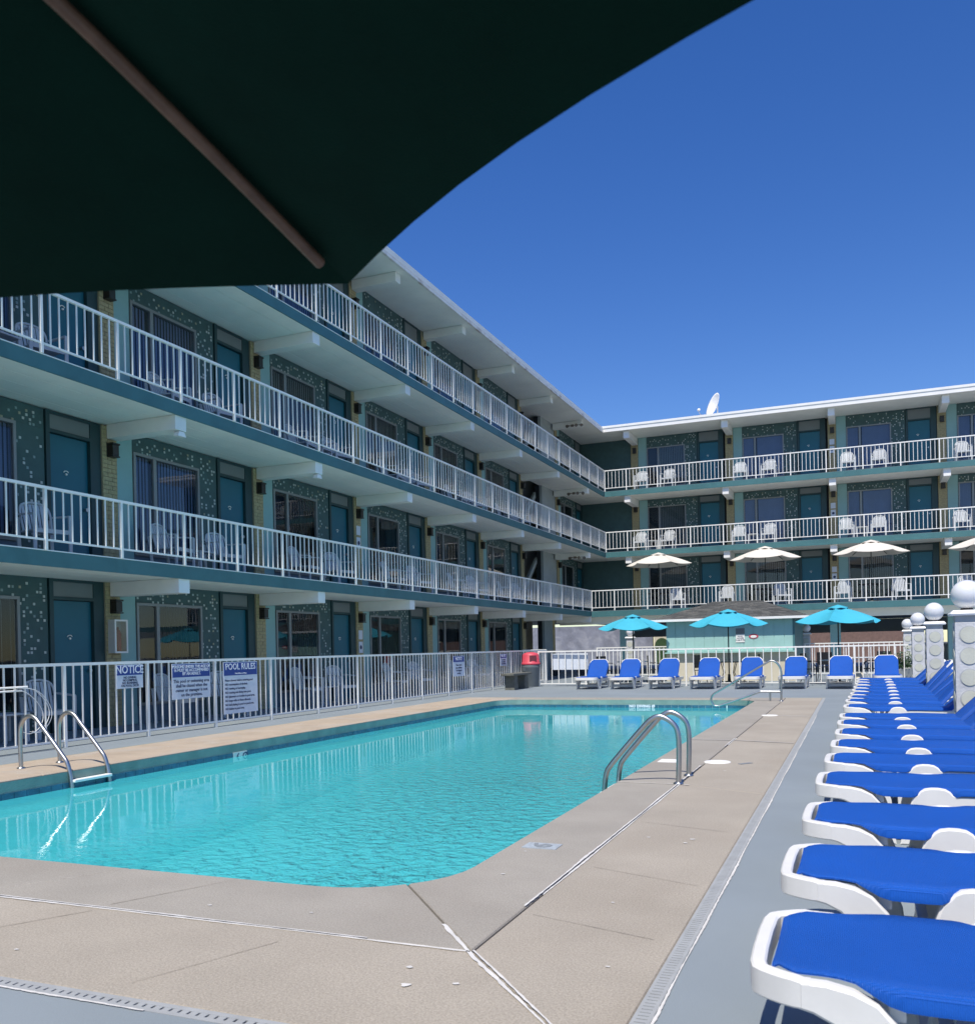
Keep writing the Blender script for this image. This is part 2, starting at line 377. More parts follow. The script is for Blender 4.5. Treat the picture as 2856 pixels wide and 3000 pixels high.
struct('ground', g, 'asphalt')
g = MB()
rect(g, -0.641, 40, -14, 62, 0)
rect(g, -40, -0.641, -14, 2.42, 0)
rect(g, -40, -0.641, 21.05, 62, 0)
rect(g, -40, -9.2, 2.42, 21.05, 0)
struct('painted_deck', g, 'deck_paint')
# bed under the slabs, with the pool cut out
outer = [(-9.2, 2.42), (-0.641, 2.42), (-0.641, 21.05), (-9.2, 21.05)]
inn = pool_outline()
allp = outer + inn
tri = tessellate_polygon([[Vector((*p, 0)) for p in outer], [Vector((*p, 0)) for p in inn]])
g = MB()
vs = [(p[0], p[1], -0.016) for p in allp]; fs = []
for a, b, c in tri:
    pa, pb, pc = allp[a], allp[b], allp[c]
    if (pb[0] - pa[0]) * (pc[1] - pa[1]) - (pc[0] - pa[0]) * (pb[1] - pa[1]) < 0: b, c = c, b
    fs.append((a, b, c))
g.add(vs, fs)
bed = struct('concrete_deck', g, 'joint_dark')
def shrink(poly, d):
    n = len(poly); ar = sum(poly[i][0] * poly[(i + 1) % n][1] - poly[(i + 1) % n][0] * poly[i][1] for i in range(n))
    if ar < 0: poly = poly[::-1]
    out = []
    for i in range(n):
        p0 = Vector(poly[i - 1]); p1 = Vector(poly[i]); p2 = Vector(poly[(i + 1) % n])
        a = (p1 - p0).normalized(); b = (p2 - p1).normalized(); na = Vector((-a.y, a.x)); nb = Vector((-b.y, b.x)); m = (na + nb).normalized()
        out.append(tuple(p1 + m * d / max(0.4, m.dot(na))))
    return out
def slab(poly, m='concrete', z1=0.0, gap=0.006, name='concrete_slab'):
    mb = MB(); mb.prism(shrink(poly, gap), -0.13, z1 + random.uniform(-0.0012, 0.0012), c=0.007)
    return part(name, mb, m, bed)
JX, JY, OX, OY = -1.47, 3.35, -0.705, 2.50
ca = arc(PX1 - PR, PY0 + PR, PR, 270, 360, 8)
# inner right ring
ys = [9.62, 13.9, 18.2, 21.05]
slab([(JX, JY), (JX, 7.96), (PX1, 7.96)] + ca[4:][::-1], 'concrete_inner')
prev = 7.96
for y in (11.75, 15.9, 19.7): slab([(PX1, prev), (JX, prev), (JX, y), (PX1, y)], 'concrete_inner'); prev = y
cfr = arc(PX1 - PR, PY1 - PR, PR, 0, 90, 8)
slab([(JX, 19.7), (JX, 21.05), (cfr[4][0], 21.05)] + cfr[:5][::-1] + [(PX1, 19.7)], 'concrete_inner')
# outer right ring
slab([(JX, JY), (OX, OY), (OX, 7.62), (JX, 7.96)])
ylist = [(7.62, 7.96), (11.53, 11.75), (15.75, 15.9), (21.05, 21.05)]
for (a0, a1), (b0, b1) in zip(ylist[:-1], ylist[1:]): slab([(JX, a1), (OX, a0), (OX, b0), (JX, b1)])
# inner front ring
slab([(JX, JY)] + ca[:5][::-1] + [(-3.9, PY0), (-4.35, JY)], 'concrete_inner')
slab([(-4.35, JY), (-3.9, PY0), (PX0 + PR, PY0)] + arc(PX0 + PR, PY0 + PR, PR, 270, 225, 4)[1:] + [(-9.2, JY)], 'concrete_inner')
slab([(JX, JY), (-4.35, JY), (-4.9, OY), (OX, OY)])
slab([(-4.35, JY), (-9.2, JY), (-9.2, OY), (-4.9, OY)])
# left coping and far coping
cl = arc(PX0 + PR, PY0 + PR, PR, 180, 225, 4)
slab([(-9.2, JY)] + cl[::-1] + [(PX0, 7.0), (-9.2, 7.0)], 'coping_tan')
prev = 7.0
for y in (10.2, 13.4, 16.6, 19.5): slab([(PX0, prev), (-9.2, prev), (-9.2, y), (PX0, y)], 'coping_tan'); prev = y
cfl = arc(PX0 + PR, PY1 - PR, PR, 90, 180, 8)
slab([(PX0, 19.5), (-9.2, 19.5), (-9.2, 21.05), (cfl[4][0], 21.05)] + cfl[4:], 'coping_tan')
slab([(cfl[4][0], 21.05), (-5.0, 21.05), (-5.0, PY1)] + cfl[:5], 'concrete_inner')
slab([(-5.0, 21.05), (cfr[4][0], 21.05)] + cfr[4:] + [(-5.0, PY1)], 'concrete_inner')
# slotted drain round the slabs
dr = MB()
dr.box(-0.705, -0.645, 2.42, 21.0, -0.05, -0.008); dr.box(-9.2, -0.72, 2.435, 2.485, -0.05, -0.008)
drain = tag(part('deck_drain', dr, 'drain_slot', None), 'narrow slotted drain channel along the outer edge of the beige concrete', 'drain')
sl_ = MB()
y = 2.5
while y < 13: sl_.box(-0.695, -0.656, y, y + 0.022, -0.004, 0.0005); y += 0.028
x = -9.0
while x < -0.75: sl_.box(x, x + 0.029, 2.446, 2.472, -0.004, 0.0005); x += 0.039
part('drain_bars', sl_, 'drain_plastic', drain, kind='stuff')
sl_ = MB(); sl_.box(-0.707, -0.695, 2.5, 21.0, -0.02, 0.0005); sl_.box(-0.656, -0.642, 2.42, 21.0, -0.02, 0.0015); sl_.box(-0.695, -0.656, 13, 21, -0.007, 0.0003)
sl_.box(-9.2, -0.722, 2.473, 2.499, -0.02, 0.0005); sl_.box(-9.2, -0.65, 2.421, 2.445, -0.02, 0.0015)
part('drain_rim', sl_, 'drain_plastic', drain)
# chalky deposit beside the joints
def jag(mb, p0, p1, w, off=0.0, z=0.0035, step=0.035, amp=1.0, keep=1.0):
    p0 = Vector(p0); p1 = Vector(p1); d = p1 - p0; n = int(d.length / step); d.normalize(); nn = Vector((-d.y, d.x))
    on = True; L = []; ph = random.uniform(0, 9)
    for i in range(n + 1):
        t = i * step
        k = 0.55 + 0.45 * math.sin(t * 1.7 + ph) * math.sin(t * 4.3 + ph * 2)
        a = p0 + d * t + nn * (off + random.uniform(-0.15, 0.15) * w); b = p0 + d * t + nn * (off + w * amp * (0.35 + k * random.uniform(0.5, 1)))
        L.append((a, b))
    for i in range(n):
        if keep < 1 and math.sin(i * step * 0.9 + ph) * 0.5 + 0.5 > keep: continue
        mb.add([(*L[i][0], z), (*L[i + 1][0], z), (*L[i + 1][1], z), (*L[i][1], z)], [(0, 1, 2, 3)] if w > 0 else [(3, 2, 1, 0)])
e = MB()
jag(e, (JX, JY + 0.0), (-9.2, JY), 0.016, 0.005); jag(e, (JX, JY), (-9.2, JY), -0.011, -0.005, keep=0.8)
jag(e, (JX, JY), (JX, 12), 0.014, 0.006, keep=0.85); jag(e, (JX, JY), (JX, 12), -0.013, -0.006, keep=0.6)
jag(e, (JX, JY), (OX, OY), 0.013, 0.006); jag(e, (JX, JY), (OX, OY), -0.019, -0.006)
jag(e, (JX, JY), (JX - 0.25, JY + 0.3), 0.02, 0.006)
jag(e, (JX, 7.96), (OX, 7.62), 0.014, 0.0, keep=0.8); jag(e, (JX, 11.75), (OX, 11.53), 0.03, 0.0, keep=0.8); jag(e, (PX1, 7.96), (JX, 7.96), 0.012, 0.0, keep=0.8)
jag(e, (JX, 15.9), (OX, 15.75), 0.03, 0.0, keep=0.8); jag(e, (PX1, 11.75), (JX, 11.75), 0.02, 0, keep=0.6)
jag(e, (-0.638, 2.42), (-0.638, 16), -0.012, -0.0, z=0.005, step=0.02); jag(e, (-9.2, 2.42), (-0.64, 2.42), -0.012, 0.0, z=0.005, step=0.02, keep=0.9)
for (x, y, r) in ((-1.55, 2.93, 0.03), (-1.38, 3.0, 0.018), (-1.62, 3.1, 0.02), (-1.0, 5.6, 0.02), (-0.98, 5.72, 0.03), (-1.25, 5.7, 0.016), (-2.02 + 0.15, 5.1, 0.012), (-1.8, 4.55, 0.016), (-2.95, 3.55, 0.014), (-2.4, 3.6, 0.012), (-5.6, 3.7, 0.02), (-8.6, 9.6, 0.03), (-8.9, 13.2, 0.04), (-8.4, 17.6, 0.05), (-8.5, 5.9, 0.02), (-1.1, 4.2, .012), (-1.2, 8.9, .02), (-3.3, 2.75, .014), (-0.9, 3.35, .015)):
    k = 9; r *= 0.8; vs = [(x + r * random.uniform(0.5, 1.2) * math.cos(2 * math.pi * i / k), y + r * 0.8 * random.uniform(0.5, 1.2) * math.sin(2 * math.pi * i / k), 0.0035) for i in range(k)]
    e.add(vs, [tuple(range(k))])
hc = MB()
for a, b_ in (((-1.38, 4.85), (-0.76, 4.62)), ((-1.40, 3.9), (-0.80, 3.72)), ((-3.15, 4.0), (-3.45, 3.4)), ((-3.45, 3.3), (-3.9, 2.55)), ((-2.3, 3.2), (-2.55, 2.6)), ((-1.42, 6.2), (-0.78, 6.0)), ((-1.95, 12.9), (-1.5, 13.0)), ((-1.4, 10.4), (-0.8, 10.2))):
    jag(hc, a, b_, 0.0045, 0.0, z=0.0028, step=0.02)
part('hairline_crack', hc, 'crack', bed, kind='stuff')
part('chalk_deposit', e, 'efflorescence', bed, kind='stuff')
# paper-like depth tiles and skimmer lids set in the deck
def deck_disc(x, y, r, label):
    mb = MB(); mb.lathe([(r, -0.01), (r, 0.004), (r * 0.94, 0.007), (r * 0.9, 0.0065), (0.001, 0.008)], 32)
    o = part('skimmer_lid', mb, 'white_paint', None, (x, y, 0)); tag(o, label, 'skimmer lid', 'round white skimmer lids in the deck')
deck_disc(-1.36, 9.56, 0.135, 'round white skimmer lid beside the nearer right-hand pool ladder')
deck_disc(-1.38, 15.9, 0.135, 'round white skimmer lid farther down the deck towards the curved handrail')
mb = MB(); mb.box(-0.11, 0.11, -0.075, 0.075, -0.01, 0.004)
dm = tag(part('depth_marker', mb, 'tile_faded', None, (-1.82, 5.27, 0)), 'pale tile with a grey 6 set flat in the right pool edge', 'depth marker')
text('digit', '6', 0.19, 'planter_grey', dm, (0, 0, 0.0055), (0, 0, R_(68)), 1.2, 0.003)
mb = MB(); mb.box(-0.10, 0.10, -0.12, 0.12, -0.01, 0.004)
dm = tag(part('depth_marker', mb, 'white_paint', None, (-1.86, 9.55, 0)), 'worn white tile in the pool edge beyond the right-hand ladder', 'depth marker')
mb = MB()
mb.box(-0.05, 0.0, 0.0, 0.16, -0.01, 0.005)
tag(part('metal_plate', mb, 'planter_grey', None, (-1.10, 9.42, 0), (0, 0, R_(-38))), 'small grey metal plate in the deck right of the nearer skimmer lid', 'metal plate')

# pool basin
ol = pool_outline(); n_ = len(ol)
mb = MB()
vs = [(p[0], p[1], -0.02) for p in ol] + [(p[0], p[1], -1.55) for p in ol]
mb.add(vs, [((i + 1) % n_, i, n_ + i, n_ + (i + 1) % n_) for i in range(n_)])
t2 = tessellate_polygon([[Vector((*p, 0)) for p in ol]])
fl = []
for a, b, c in t2:
    pa, pb, pc = ol[a], ol[b], ol[c]
    if (pb[0] - pa[0]) * (pc[1] - pa[1]) - (pc[0] - pa[0]) * (pb[1] - pa[1]) < 0: b, c = c, b
    fl.append((n_ + a, n_ + b, n_ + c))
mb.add(vs, fl)
basin = struct('pool_basin', mb, 'pool_plaster')
# coping face, green-grey with darker green mottling
mb = MB(); o1 = pool_outline(0.004)
vs = [(p[0], p[1], -0.012) for p in o1] + [(p[0], p[1], -0.125) for p in o1]
mb.add(vs, [((i + 1) % n_, i, n_ + i, n_ + (i + 1) % n_) for i in range(n_)])
part('coping_face', mb, 'pool_coping', basin)
# tile band at the waterline, each tile its own piece
tm = MB(); tm.box(-0.073, 0.073, 0, 0.014, -0.155, -0.0); tile_me = tm.mesh('tile', 'tile_blue')
tw = MB(); tw.box(-0.073, 0.073, 0, 0.016, -0.155, -0.0); tilew_me = tw.mesh('tile', 'tile_white')
cnt = 0
y = PY0 + PR + 0.08
while y < PY1 - PR:
    me = tile_me
    if abs(y - 10.3) < 0.14: me = tilew_me
    link('tile', me, basin, (PX0 + 0.001, y, -0.127), (0, 0, R_(-90))); y += 0.151
    cnt += 1
x = PX0 + PR + 0.05
while x < PX1 - PR:
    link('tile', tile_me, basin, (x, PY1 - 0.001, -0.127), (0, 0, R_(180))); x += 0.151; cnt += 1
for cx, cy, a0, a1 in ((PX0 + PR, PY1 - PR, 90, 180), (PX0 + PR, PY0 + PR, 180, 270), (PX1 - PR, PY1 - PR, 0, 90)):
    for k in range(7):
        a = R_(a0 + (a1 - a0) * (k + 0.5) / 7); link('tile', tile_me, basin, (cx + (PR - 0.006) * math.cos(a), cy + (PR - 0.006) * math.sin(a), -0.127), (0, 0, a + R_(90)), (0.93, 1, 1))
text('depth_mark', '6', 0.15, 'ink', basin, (PX0 + 0.020, 10.20, -0.20), (R_(90), 0, R_(90)), 1.1, 0.002)
nb = MB(); nb.cyl((0, 0, 0), (0, 0.003, 0), 0.055, n=20)
text('no_diving_mark', 'Ø', 0.15, 'ink', basin, (PX0 + 0.020, 10.36, -0.20), (R_(90), 0, R_(90)), 1.1, 0.002)
text('no_diving_text', 'NO DIVING Ø', 0.085, 'ink_white', basin, (-4.55, PY1 - 0.022, -0.155), (R_(90), 0, 0), 1.1, 0.004)
# wide steps under water at the far end with dark edge marks
mb = MB(); mb.box(PX0 + 0.02, PX1 - 0.02, PY1 - 0.45, PY1 - 0.02, -1.5, -0.42); part('pool_step', mb, 'pool_plaster', basin)
mb = MB(); mb.add([(PX0 + 0.01, 5.0, -1.54), (PX1 - 0.01, 5.0, -1.54), (PX1 - 0.01, PY1 - 0.452, -0.55), (PX0 + 0.01, PY1 - 0.452, -0.55)], [(0, 1, 2, 3)]); part('pool_floor_slope', mb, 'pool_plaster', basin)
for x in (-6.6, -5.05, -3.45):
    mb = MB(); mb.box(x - 0.05, x + 0.05, PY1 - 0.456, PY1 - 0.04, -0.6, -0.416); part('step_mark', mb, 'tile_blue', basin)
# water sheet
mb = MB(); ow = pool_outline(0.002)
t2 = tessellate_polygon([[Vector((*p, 0)) for p in ow]]); fl = []
for a, b, c in t2:
    pa, pb, pc = ow[a], ow[b], ow[c]
    if (pb[0] - pa[0]) * (pc[1] - pa[1]) - (pc[0] - pa[0]) * (pb[1] - pa[1]) < 0: b, c = c, b
    fl.append((a, b, c))
mb.add([(p[0], p[1], WZ) for p in ow], fl)
struct('pool_water', mb, 'water')

# ------------------------------------------------------------------ the two motel wings (built in a local frame: x along, -y outwards)
FL = [0.0, 2.76, 5.54, 8.32]; CE = [2.54, 5.32, 8.10, 11.03]
W1 = 2.07
def bay_meshes():
    D = {}
    def panel(x0, x1, d0, d1, z0, z1): b = MB(); return b.box(x0, x1, -d1, -d0, z0, z1)
    D['pillar'] = panel(0.0, 0.34, 0, 0.045, 0, 2.54).mesh('brick_pillar', 'mortar')
    D['pillar_hi'] = panel(0.0, 0.34, 0, 0.045, 0, 2.71).mesh('brick_pillar', 'mortar')
    b = MB()
    for r in range(34):
        z = 0.004 + r * 0.0747; xs = [(0.004, 0.212), (0.222, 0.336)] if r % 2 else [(0.004, 0.118), (0.128, 0.336)]
        for a, c in xs:
            e = random.uniform(0, 0.004); b.box(a, c, -0.056 - e, -0.03, z, z + 0.065)
        b.box(0.337, 0.341, -0.052, -0.01, z, z + 0.065)
    D['courses'] = b.mesh('brick_courses', 'brick_yellow')
    D['brick_l'] = MB().box(0, 0.208, -0.058, -0.03, 0, 0.065).mesh('brick', 'brick_yellow')
    D['brick_s'] = MB().box(0, 0.114, -0.057, -0.03, 0, 0.065).mesh('brick', 'brick_yellow')
    for s, H in (('', 2.54), ('_hi', 2.71)):
        D['aqua' + s] = panel(0.35, 0.74, 0, 0.022, 0, H).mesh('aqua_panel', 'aqua_panel')
        b = MB(); b.box(0.752, 3.08, -0.018, 0, 2.215, H); b.box(2.535, 3.08, -0.018, 0, 0.0, 2.213)
        D['mosaic' + s] = b.mesh('mosaic_panel', 'mosaic_green')
    # window
    b = MB(); W0, W9, Z0, Z9 = 0.752, 2.53, 0.32, 2.21; t = 0.05
    b.box(W0, W9, -0.05, 0.02, Z9 - t, Z9); b.box(W0, W9, -0.05, 0.02, Z0, Z0 + t); b.box(W0, W0 + t, -0.05, 0.02, Z0 + t, Z9 - t); b.box(W9 - t, W9, -0.05, 0.02, Z0 + t, Z9 - t)
    b.box(1.255, 1.335, -0.045, 0.02, Z0 + t, Z9 - t)
    D['window'] = b.mesh('window', 'window_frame')
    D['pane'] = [MB().box(W0 + t, 1.255, -0.012, -0.006, Z0 + t, Z9 - t).mesh('pane', 'window_glass'), MB().box(1.335, W9 - t, -0.022, -0.016, Z0 + t, Z9 - t).mesh('pane', 'window_glass')]
    b = MB(); x = W0 + t + 0.01
    while x < W9 - t - 0.02:
        if not (1.24 < x + 0.04 < 1.35):
            a = random.uniform(0.012, 0.022); b.add([(x, 0.055 - a, Z0 + t), (x + 0.085, 0.055 + a, Z0 + t), (x + 0.085, 0.055 + a, Z9 - t), (x, 0.055 - a, Z9 - t)], [(0, 1, 2, 3)])
        x += 0.082
    D['blinds_v'] = b.mesh('vertical_blinds', 'blinds_violet'); D['blinds_g'] = D['blinds_v'].copy(); D['blinds_g'].materials[0] = M['blinds_grey']; D['blinds_g'].name = 'vertical_blinds'
    b = MB(); x = 1.345
    while x < W9 - t - 0.02:
        a = random.uniform(0.022, 0.035); b.add([(x, 0.055 - a, Z0 + t), (x + 0.05, 0.055 + a, Z0 + t), (x + 0.05, 0.055 + a, Z9 - t), (x, 0.055 - a, Z9 - t)], [(0, 1, 2, 3)])
        x += 0.082
    D['blinds_p'] = b.mesh('vertical_blinds', 'blinds_grey')
    D['sillpanel'] = panel(0.752, 2.53, -0.01, 0.015, 0.0, 0.318).mesh('sill_panel', 'sill_panel')
    D['door'] = panel(3.19, 4.03, -0.085, -0.045, 0.01, 2.18).mesh('door', 'door_blue')
    for s, H in (('', 2.54), ('_hi', 2.71)):
        b = MB(); b.box(3.10, 3.18, -0.045, 0.09, 0, H); b.box(4.04, 4.27, -0.02, 0.09, 0, H); b.box(3.18, 4.04, -0.03, 0.09, 2.19, 2.245); b.box(3.18, 4.04, -0.03, 0.09, H - 0.05, H)
        D['dframe' + s] = b.mesh('door_frame', 'dark_teal')
        D['transom' + s] = MB().box(3.18, 4.04, -0.005, 0.05, 2.245, H - 0.05).mesh('transom', 'transom_grey')
    b = MB(); b.tube([(3.56 + 0.05 * math.cos(R_(a)), 0.03, 1.57 + 0.035 * math.sin(R_(a))) for a in range(20, 175, 15)], 0.009, 6); b.cyl((3.565, 0.045, 1.55), (3.565, 0.02, 1.55), 0.018, n=10)
    D['knocker'] = b.mesh('knocker', 'white_paint')
    b = MB(); b.cyl((3.95, 0.045, 1.0), (3.95, -0.02, 1.0), 0.028, 0.032, n=12)
    D['knob'] = b.mesh('door_knob', 'steel')
    b = MB(); b.box(0.10, 0.27, -0.075, -0.058, 1.99, 2.24); b.box(0.115, 0.255, -0.19, -0.075, 2.02, 2.20); b.box(0.10, 0.27, -0.205, -0.075, 2.205, 2.235); b.box(0.10, 0.27, -0.20, -0.075, 1.99, 2.012)
    D['lamp'] = b.mesh('wall_lamp', 'lamp_black')
    return D
D = bay_meshes()
def chips(seed, H):
    rnd = random.Random(seed); out = []
    used = set()
    for k in range(105):
        if rnd.random() < 0.62: x = rnd.uniform(2.56, 3.03); z = rnd.uniform(0.05, H - 0.08)
        else: x = rnd.uniform(0.78, 3.03); z = rnd.uniform(2.24, H - 0.07)
        key = (int(x / 0.065), int(z / 0.065))
        if key in used or (key[0] + 1, key[1]) in used: continue
        used.add(key); out.append((key[0] * 0.065, key[1] * 0.065, rnd.choice([0, 0, 0, 1, 1, 2]) if rnd.random() < 0.9 else 0))
    return out
CM = ['chip_white', 'chip_grey', 'chip_gold']
chip_me = [MB().box(0, 0.040, -0.027, -0.017, 0, 0.040).mesh('mosaic_tile', c) for c in CM]
def chips_mesh(seed, H):
    b = MB()
    for x, z, m in chips(seed, H):
        if x < 0.75: continue
        b.cur = m; b.box(x, x + 0.040, -0.027, -0.017, z, z + 0.040)
    return b.mesh('mosaic_tiles', CM)
CH = [chips_mesh(s, 2.54) for s in range(5)]; CHH = [chips_mesh(s + 9, 2.71) for s in range(3)]
PLAIN = 'plain'
def bay(root, u, lv, idx, violet=True, fine_chips=False, fine_bricks=False, blinds=None):
    z = FL[lv]; s = '_hi' if lv == 3 else ''
    L = (u, 0, z)
    p = link('brick_pillar', D['pillar_hi' if lv == 3 else 'pillar'], root, L)
    if fine_bricks:
        for r in range(34):
            zz = 0.004 + r * 0.0747
            for k, (a, me) in enumerate([(0.004, 'brick_l'), (0.222, 'brick_s')] if r % 2 else [(0.004, 'brick_s'), (0.128, 'brick_l')]):
                link('brick', D[me], p, (a, random.uniform(-0.003, 0.002), zz))
    else:
        c = link('brick_courses', D['courses'], p); c['kind'] = 'stuff'
    link('aqua_panel', D['aqua' + s], root, L)
    m = link('mosaic_panel', D['mosaic' + s], root, L)
    H = 2.71 if lv == 3 else 2.54
    if fine_chips:
        for x, zz, k in chips(idx, H):
            if x > 0.75: link('mosaic_tile', chip_me[k], m, (x, 0, zz))
    else:
        c = link('mosaic_tiles', (CHH if lv == 3 else CH)[idx % (3 if lv == 3 else 5)], m); c['kind'] = 'stuff'
    w = link('window', D['window'], root, L)
    for q in D['pane']: link('pane', q, w)
    bl = blinds or ('blinds_v' if violet else 'blinds_g')
    b = link('vertical_blinds', D[bl], w); b['kind'] = 'stuff'
    link('sill_panel', D['sillpanel'], root, L)
    d = link('door', D['door'], root, L); link('knocker', D['knocker'], d); link('door_knob', D['knob'], d)
    link('door_frame', D['dframe' + s], root, L); link('transom', D['transom' + s], root, L)
    link('wall_lamp', D['lamp'], root, L)

def slab_part(root, x0, x1, y0, y1, lv, fascia_y, seams):
    """floor slab of level lv (its top at FL[lv]) with soffit boards; y0<y1 local"""
    z = FL[lv]
    part('floor_slab', MB().box(x0, x1, y0 + 0.03, y1, z - 0.20, z), 'deck_paint', root)
    n = seams; wd = (y1 - y0 - 0.03) / n
    for k in range(n):
        a = y0 + 0.03 + k * wd; part('soffit_board', MB().box(x0, x1, a + 0.006, a + wd - 0.006, z - 0.222, z - 0.202), 'soffit_paint', root)

# left wing: local x = world y, local y = -(world x + 12.2)
left = thing('motel_wing', 'long left wing of the motel with three balconies over ground-floor rooms', 'building', (-12.2, 0, 0), (0, 0, R_(90)), 'motel wings round the pool')
right = thing('motel_wing', 'far right wing of the motel facing the camera, white sunlit roof edge', 'building', (0, 42.2, 0), (0, 0, 0), 'motel wings round the pool')
LF, RF, RF1 = -1.626, -1.90, -4.50      # local y of balcony edges
pil = [3.53, 7.80, 12.07, 16.35, 20.62, 24.87, 29.12]
for lv in range(4):
    for i, u in enumerate(pil):
        bay(left, u, lv, i + lv * 2, violet=(lv in (1, 2) and i in (1, 2)) or lv == 3, fine_chips=(lv in (0, 1) and i == 1) or (lv == 0 and i == 2),
            fine_bricks=(lv in (0, 1) and i in (2, 3)), blinds='blinds_p' if lv in (0,) or (lv == 1 and i > 2) else None)
    H = CE[lv] - FL[lv]
    z = FL[lv]
    p = link('brick_pillar', D['pillar_hi' if lv == 3 else 'pillar'], left, (33.36, 0, z)); c = link('brick_courses', D['courses'], p); c['kind'] = 'stuff'
    link('wall_lamp', D['lamp'], left, (33.36, 0, z))
    # stair opening, wall strip, last room by the corner
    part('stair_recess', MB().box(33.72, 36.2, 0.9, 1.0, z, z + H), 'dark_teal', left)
    if lv: 
        b = MB(); b.prism([(33.75, z + 0.3), (36.15, z + 2.3), (36.15, z + 2.05), (34.05, z + 0.3)], 0.25, 0.35, 'y'); part('stair_flight', b, 'wall_grey', left)
    part('end_wall', MB().box(36.2, 38.0 if lv else 37.3, -0.01, 0.10, z, z + H), 'slate' if lv == 0 else 'wall_grey', left)
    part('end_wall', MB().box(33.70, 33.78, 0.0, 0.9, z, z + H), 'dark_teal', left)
    if lv:
        bay(left, 38.0 - 0.0, lv, lv, violet=False)
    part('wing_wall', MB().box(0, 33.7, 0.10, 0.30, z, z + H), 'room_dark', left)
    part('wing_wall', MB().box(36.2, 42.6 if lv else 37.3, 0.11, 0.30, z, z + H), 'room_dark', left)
    if lv == 0:
        part('corner_post', MB().box(37.31, 37.6, -0.02, 0.3, 0, H), 'brick_yellow', left)
# slabs, fascias, beams
for lv in (1, 2, 3):
    z = FL[lv]; end = 37.7 if lv == 1 else 40.3
    slab_part(left, -1.0, end - 0.03 if lv > 1 else 37.67, LF, 0.1, lv, LF, 4)
    part('fascia', MB().box(-1.0, end, LF, LF + 0.028, z - 0.23, z - 0.012), 'teal_fascia', left)
    part('edge_strip', MB().box(-1.0, end, LF - 0.008, LF + 0.03, z - 0.011, z + 0.004), 'white_paint', left)
for lv in range(4):
    z = CE[lv]
    hgt = 0.25
    us = pil + [33.36, 37.55]
    for u in us:
        part('beam', MB().box(u + 0.10, u + 0.37, LF + 0.035 if lv < 3 else LF + 0.25, -0.065, z - hgt, z - 0.004), 'soffit_paint' if lv else 'white_paint', left, bevel=0.008)
# left roof
part('roof_soffit', MB().box(-1.0, 40.28, LF + 0.05, 0.1, 11.035, 11.06), 'soffit_paint', left)
part('roof', MB().box(-1.0, 50.2, LF + 0.03, 8.5, 11.07, 11.20), 'white_paint', left)
part('roof_edge', MB().box(-1.0, 40.28, LF - 0.03, LF + 0.028, 11.10, 11.24), 'white_paint', left)
part('gutter', MB().box(-1.0, 40.28, LF - 0.035, LF + 0.028, 11.0, 11.085), 'gutter_paint', left)
part('wing_body', MB().box(-1.0, 37.6, 0.9 + 0.12, 8.3, 0.01, 2.55), 'cream_wall', left)
part('wing_body', MB().box(-1.0, 50.2, 0.9 + 0.12, 8.3, 2.56, 11.06), 'cream_wall', left)
part('wing_wall', MB().box(-1.0, -0.8, 0.0, 0.9, 0, 11.0), 'cream_wall', left)
# right wing
rp = [-9.72, -5.36, -1.0, 3.29, 7.58]
for lv in (1, 2, 3):
    z = FL[lv]; H = CE[lv] - z
    for i, u in enumerate(rp):
        bay(right, u, lv, i * 2 + lv, violet=(lv > 1 and not (i == 0)), blinds='blinds_p' if lv == 1 or i == 0 else None)
    part('recess_wall', MB().box(-12.19, -9.74, 0.02, 0.12, z, z + H), 'mosaic_green', right)
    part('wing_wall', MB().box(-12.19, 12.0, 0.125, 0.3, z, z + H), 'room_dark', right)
    if lv > 1:
        slab_part(right, -12.19, 12.0, RF, 0.1, lv, RF, 3)
        part('fascia', MB().box(-10.574 + 0.03, 12.0, RF, RF + 0.028, z - 0.25, z - 0.012), 'teal_fascia', right)
    else:
        slab_part(right, -12.19, 12.0, RF1, 0.1, 1, RF1, 3)
        part('fascia', MB().box(-10.574 + 0.03, 12.0, RF1, RF1 + 0.028, z - 0.26, z - 0.012), 'teal_fascia', right)
for lv in (1, 2, 3):
    z = CE[lv]
    for u in rp:
        part('beam', MB().box(u + 0.06, u + 0.33, RF + (0.10 if lv < 3 else 0.16), -0.065, z - 0.33, z - 0.004), 'white_paint', right, bevel=0.006)
for k, u in enumerate(rp):
    part('column', MB().box(u + 0.02, u + 0.42, -3.0, -2.6, 0, 2.53), 'aqua_panel', right)
part('header_beam', MB().box(-12.19, 12.0, -3.9, -3.75, 2.20, 2.53), 'soffit_paint', right)
part('ground_ceiling', MB().box(-12.19, 12.0, 0.1, 8.0, 2.35, 2.54), 'slate', right)
part('header_beam', MB().box(-12.19, 12.0, 7.7, 7.9, 1.70, 2.34), 'slate', right)
part('roof_soffit', MB().box(-12.19, 12.0, RF + 0.05, 0.1, 11.035, 11.065), 'soffit_paint', right)
part('roof', MB().box(-10.5, 12.0, RF + 0.03, 8.3, 11.075, 11.27), 'white_paint', right)
part('roof_edge', MB().box(-10.60, 12.0, RF - 0.03, RF + 0.028, 11.03, 11.285), 'white_paint', right)
part('roof_trim', MB().box(-10.62, 12.0, RF - 0.055, RF - 0.031, 11.20, 11.30), 'white_paint', right)
part('wing_body', MB().box(-12.19, 12.0, 0.9 + 0.12, 8.1, 2.56, 11.06), 'cream_wall', right)
for x0, x1 in ((-2.6, 3.6), (-6.6, -3.6)):
    g = MB(); g.box(x0, x1, 15.0, 15.3, 0, 2.1); o = part('brick_wall', g, 'brick_red', right)

